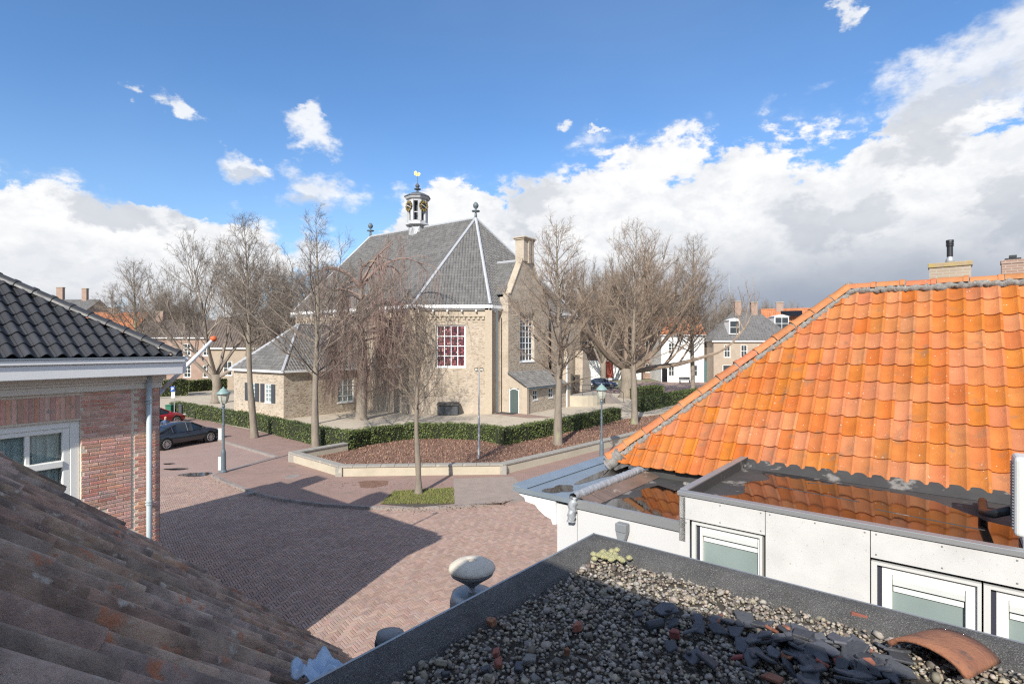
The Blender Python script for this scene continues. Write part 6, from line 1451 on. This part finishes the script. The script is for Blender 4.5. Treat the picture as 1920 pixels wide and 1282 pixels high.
# ------------------------------------------------------------------ cars
def car(c, d, paint, label, group='cars parked near the church'):
    c = V(c); d = V(d).normalized(); l = Z.cross(d); root = thing('parked_car', label, 'car', c, group)
    P = lambda x, y, z: c+d*x+l*y+Z*z
    secs = [(-2.34, .72, .42, .78, .80), (-2.26, .84, .24, .97, .88), (-1.75, .90, .2, 1.02, .9), (-1.0, .91, .18, .96, .905), (0, .915, .18, .93, .91), (.9, .915, .18, .95, .91), (1.2, .91, .18, .98, .9), (1.75, .89, .2, .88, .88), (2.15, .82, .22, .74, .84), (2.33, .66, .3, .6, .7)]
    vs = []; fs = []
    for x, w, z0, z1, wt_ in secs:
        w2 = w*.93
        for y_, z_ in ((-w*.9, z0), (-w, z0+.16), (-w*1.01, (z0+z1)/2+.06), (-w2, z1-.05), (-w2*.9, z1), (w2*.9, z1), (w2, z1-.05), (w*1.01, (z0+z1)/2+.06), (w, z0+.16), (w*.9, z0)): vs.append(P(x, y_, z_))
    n = 10
    for i in range(len(secs)-1):
        for k in range(n): fs.append((i*n+k, i*n+(k+1) % n, (i+1)*n+(k+1) % n, (i+1)*n+k))
    fs += [tuple(range(n-1, -1, -1)), tuple(range((len(secs)-1)*n, len(secs)*n))]
    m_ = MB(); m_.add(vs, fs); body = m_.build('body', paint, root, smooth=True); body.modifiers.new('sub', 'SUBSURF').levels = 1; body.modifiers['sub'].render_levels = 1
    cs = [(-1.85, .78, .72, 1.0), (-1.25, .82, .66, 1.24), (-.7, .83, .62, 1.39), (-.1, .83, .61, 1.42), (.3, .83, .61, 1.39), (.75, .82, .66, 1.2), (1.15, .8, .74, .98)]
    m_ = MB(); vs = []
    for x, wb, wt_, z in cs: vs += [P(x, -wb, .9), P(x, -wt_, z), P(x, wt_, z), P(x, wb, .9)]
    m_.add(vs, [(i*4+k, i*4+k+1, i*4+k+5, i*4+k+4) for i in range(len(cs)-1) for k in range(3)]); m_.build('window_glass', 'car_glass', root)
    m_ = MB(); vs = []
    for x, wb, wt_, z in cs[1:6]: vs += [P(x, -wt_-.01, z-.03), P(x, -wt_+.08, z+.014), P(x, 0, z+.03), P(x, wt_-.08, z+.014), P(x, wt_+.01, z-.03)]
    m_.add(vs, [(i*5+k, i*5+k+1, i*5+k+6, i*5+k+5) for i in range(4) for k in range(4)]); m_.build('roof_panel', paint, root, smooth=True)
    m_ = MB()
    for s in (-1, 1):
        for a, b in (((-1.85, .79, .98), (-.75, .64, 1.37)), ((-.05, .845, .92), (-.05, .63, 1.4)), ((1.15, .81, .96), (.33, .63, 1.38)), ((-.95, .845, .92), (-1.0, .68, 1.28))):
            m_.tube([P(a[0], s*a[1], a[2]), P(b[0], s*b[1], b[2])], .035, 5)
    m_.build('pillar', paint, root)
    for x in (-1.4, 1.4):
        for s in (-1, 1):
            o = P(x, s*.86, .335)
            m_ = MB(); m_.tube([o-l*s*.16, o+l*s*.062], .385, 20); m_.build('wheel_arch', 'tyre', root)
            m_ = MB(); m_.tube([o-l*s*.12, o+l*s*.075], [.335, .33], 20); wh = m_.build('wheel', 'tyre', root)
            m_ = MB()
            for k in range(10):
                t = 2*math.pi*k/10; rd = d*math.cos(t)+Z*math.sin(t); m_.box(o+l*s*.082+rd*.13, .025, .04, .22, l, rd.cross(l), rd)
            m_.tube([o+l*s*.07, o+l*s*.095], .06, 12); ring = [o+l*s*.083+(d*math.cos(2*math.pi*k/20)+Z*math.sin(2*math.pi*k/20))*.235 for k in range(21)]; m_.tube(ring, .018, 5); m_.build('rim', 'rim', wh)
    for s in (-1, 1):
        m_ = MB(); m_.box(P(2.2, s*.6, .66), .2, .32, .12, d, l); m_.build('headlight', 'head_lamp', root, bevel=.02)
        m_ = MB(); m_.box(P(-2.26, s*.62, .82), .14, .34, .12, d, l); m_.build('tail_light', 'tail_lamp', root, bevel=.02)
        m_ = MB(); m_.box(P(.85, s*.98, 1.0), .1, .18, .12, d, l); m_.build('wing_mirror', paint, root, bevel=.03)
        for x in (.05, -.95): m_ = MB(); m_.box(P(x-.1, s*.915, .82), .18, .03, .03, d, l); m_.build('door_handle', paint, root)
    return root
cd = V((.39, .92, 0)); car((-20.4, 32.7, 0), cd, 'car_dark', 'dark blue grey saloon car parked nearest the street lamp')
car((-23.2, 34.0, 0), cd, 'car_black', 'black car parked behind the dark saloon')
car((-27.3, 40.3, 0), cd, 'car_red', 'red car half hidden behind the brick house corner')
p = G(1128, 727); car((p.x, p.y, .02), (1, -.12, 0), 'car_blue', 'dark blue car parked behind the church entrance platform')
car((p.x-4.6, p.y+3.5, .02), (1, -.12, 0), 'car_black', 'black car parked behind the church buttress')

# ------------------------------------------------------------------ person beside the cars
def person(c, label):
    J = {'pel': (0, 0, .95), 'sp': (0, .01, 1.2), 'ch': (0, .02, 1.4), 'nk': (0, .01, 1.52), 'hd0': (0, -.01, 1.6), 'hd': (0, -.015, 1.72),
         'ls': (.19, .02, 1.42), 'le': (.25, .05, 1.13), 'lw': (.27, -.05, .9), 'lh': (.27, -.08, .80), 'rs': (-.19, .02, 1.42), 're': (-.25, .05, 1.13), 'rw': (-.26, -.08, .9), 'rh': (-.26, -.11, .80),
         'lp': (.1, 0, .92), 'lk': (.11, -.02, .5), 'la': (.11, .02, .09), 'lt': (.12, -.15, .04), 'rp': (-.1, 0, .92), 'rk': (-.11, -.02, .5), 'ra': (-.11, .02, .09), 'rt': (-.12, -.15, .04)}
    Rd = {'pel': .15, 'sp': .15, 'ch': .16, 'nk': .06, 'hd0': .075, 'hd': .09, 'ls': .075, 'le': .055, 'lw': .04, 'lh': .035, 'rs': .075, 're': .055, 'rw': .04, 'rh': .035, 'lp': .1, 'lk': .075, 'la': .055, 'lt': .045, 'rp': .1, 'rk': .075, 'ra': .055, 'rt': .045}
    Ed = [('pel', 'sp'), ('sp', 'ch'), ('ch', 'nk'), ('nk', 'hd0'), ('hd0', 'hd'), ('ch', 'ls'), ('ls', 'le'), ('le', 'lw'), ('lw', 'lh'), ('ch', 'rs'), ('rs', 're'), ('re', 'rw'), ('rw', 'rh'), ('pel', 'lp'), ('lp', 'lk'), ('lk', 'la'), ('la', 'lt'), ('pel', 'rp'), ('rp', 'rk'), ('rk', 'ra'), ('ra', 'rt')]
    ks = list(J); verts = [J[k] for k in ks]; rad = [Rd[k] for k in ks]; ed = [(ks.index(a), ks.index(b)) for a, b in Ed]
    for s, w_ in ((1, 'lh'), (-1, 'rh')):        # fingers and thumb
        b = J[w_]; bi = ks.index(w_)
        for f in range(4):
            o = len(verts); verts += [(b[0], b[1]-.03+f*.02, b[2]-.05), (b[0]-s*.01, b[1]-.03+f*.02, b[2]-.09+.006*abs(f-1.5))]; rad += [.010, .008]; ed += [(bi, o), (o, o+1)]
        o = len(verts); verts += [(b[0]-s*.015, b[1]-.05, b[2]-.02), (b[0]-s*.02, b[1]-.065, b[2]-.05)]; rad += [.011, .009]; ed += [(bi, o), (o, o+1)]
    o = len(verts); verts += [(0, -.105, 1.705)]; rad += [.016]; ed += [(ks.index('hd'), o)]
    me = bpy.data.meshes.new('person'); me.from_pydata(verts, ed, []); ob = bpy.data.objects.new('person', me); COL.objects.link(ob)
    ob.modifiers.new('skin', 'SKIN'); ob.modifiers.new('sub', 'SUBSURF').levels = 1; ob.modifiers['sub'].render_levels = 1
    for i, sv_ in enumerate(me.skin_vertices[0].data): sv_.radius = (rad[i], rad[i]); sv_.use_root = (i == 0)
    dg = bpy.context.evaluated_depsgraph_get(); nm = bpy.data.meshes.new_from_object(ob.evaluated_get(dg)); ob.modifiers.clear(); ob.data = nm
    nm.materials.clear()
    for k in ('jacket', 'skin', 'trousers', 'black_paint'): nm.materials.append(MATS[k])
    for p_ in nm.polygons:
        z = p_.center.z; ax_ = abs(p_.center.x)
        p_.material_index = 1 if (z > 1.54 or (ax_ > .215 and z < .87 and z > .6)) else (3 if z < .1 else (2 if (z < .93 and ax_ < .22) else 0)); p_.use_smooth = True
    ob.location = c; ob.rotation_euler = (0, 0, R(60)); return tag(ob, label, 'person')
person(V((-21.15, 32.55, 0)), 'bald person in a blue jacket standing between the parked cars')
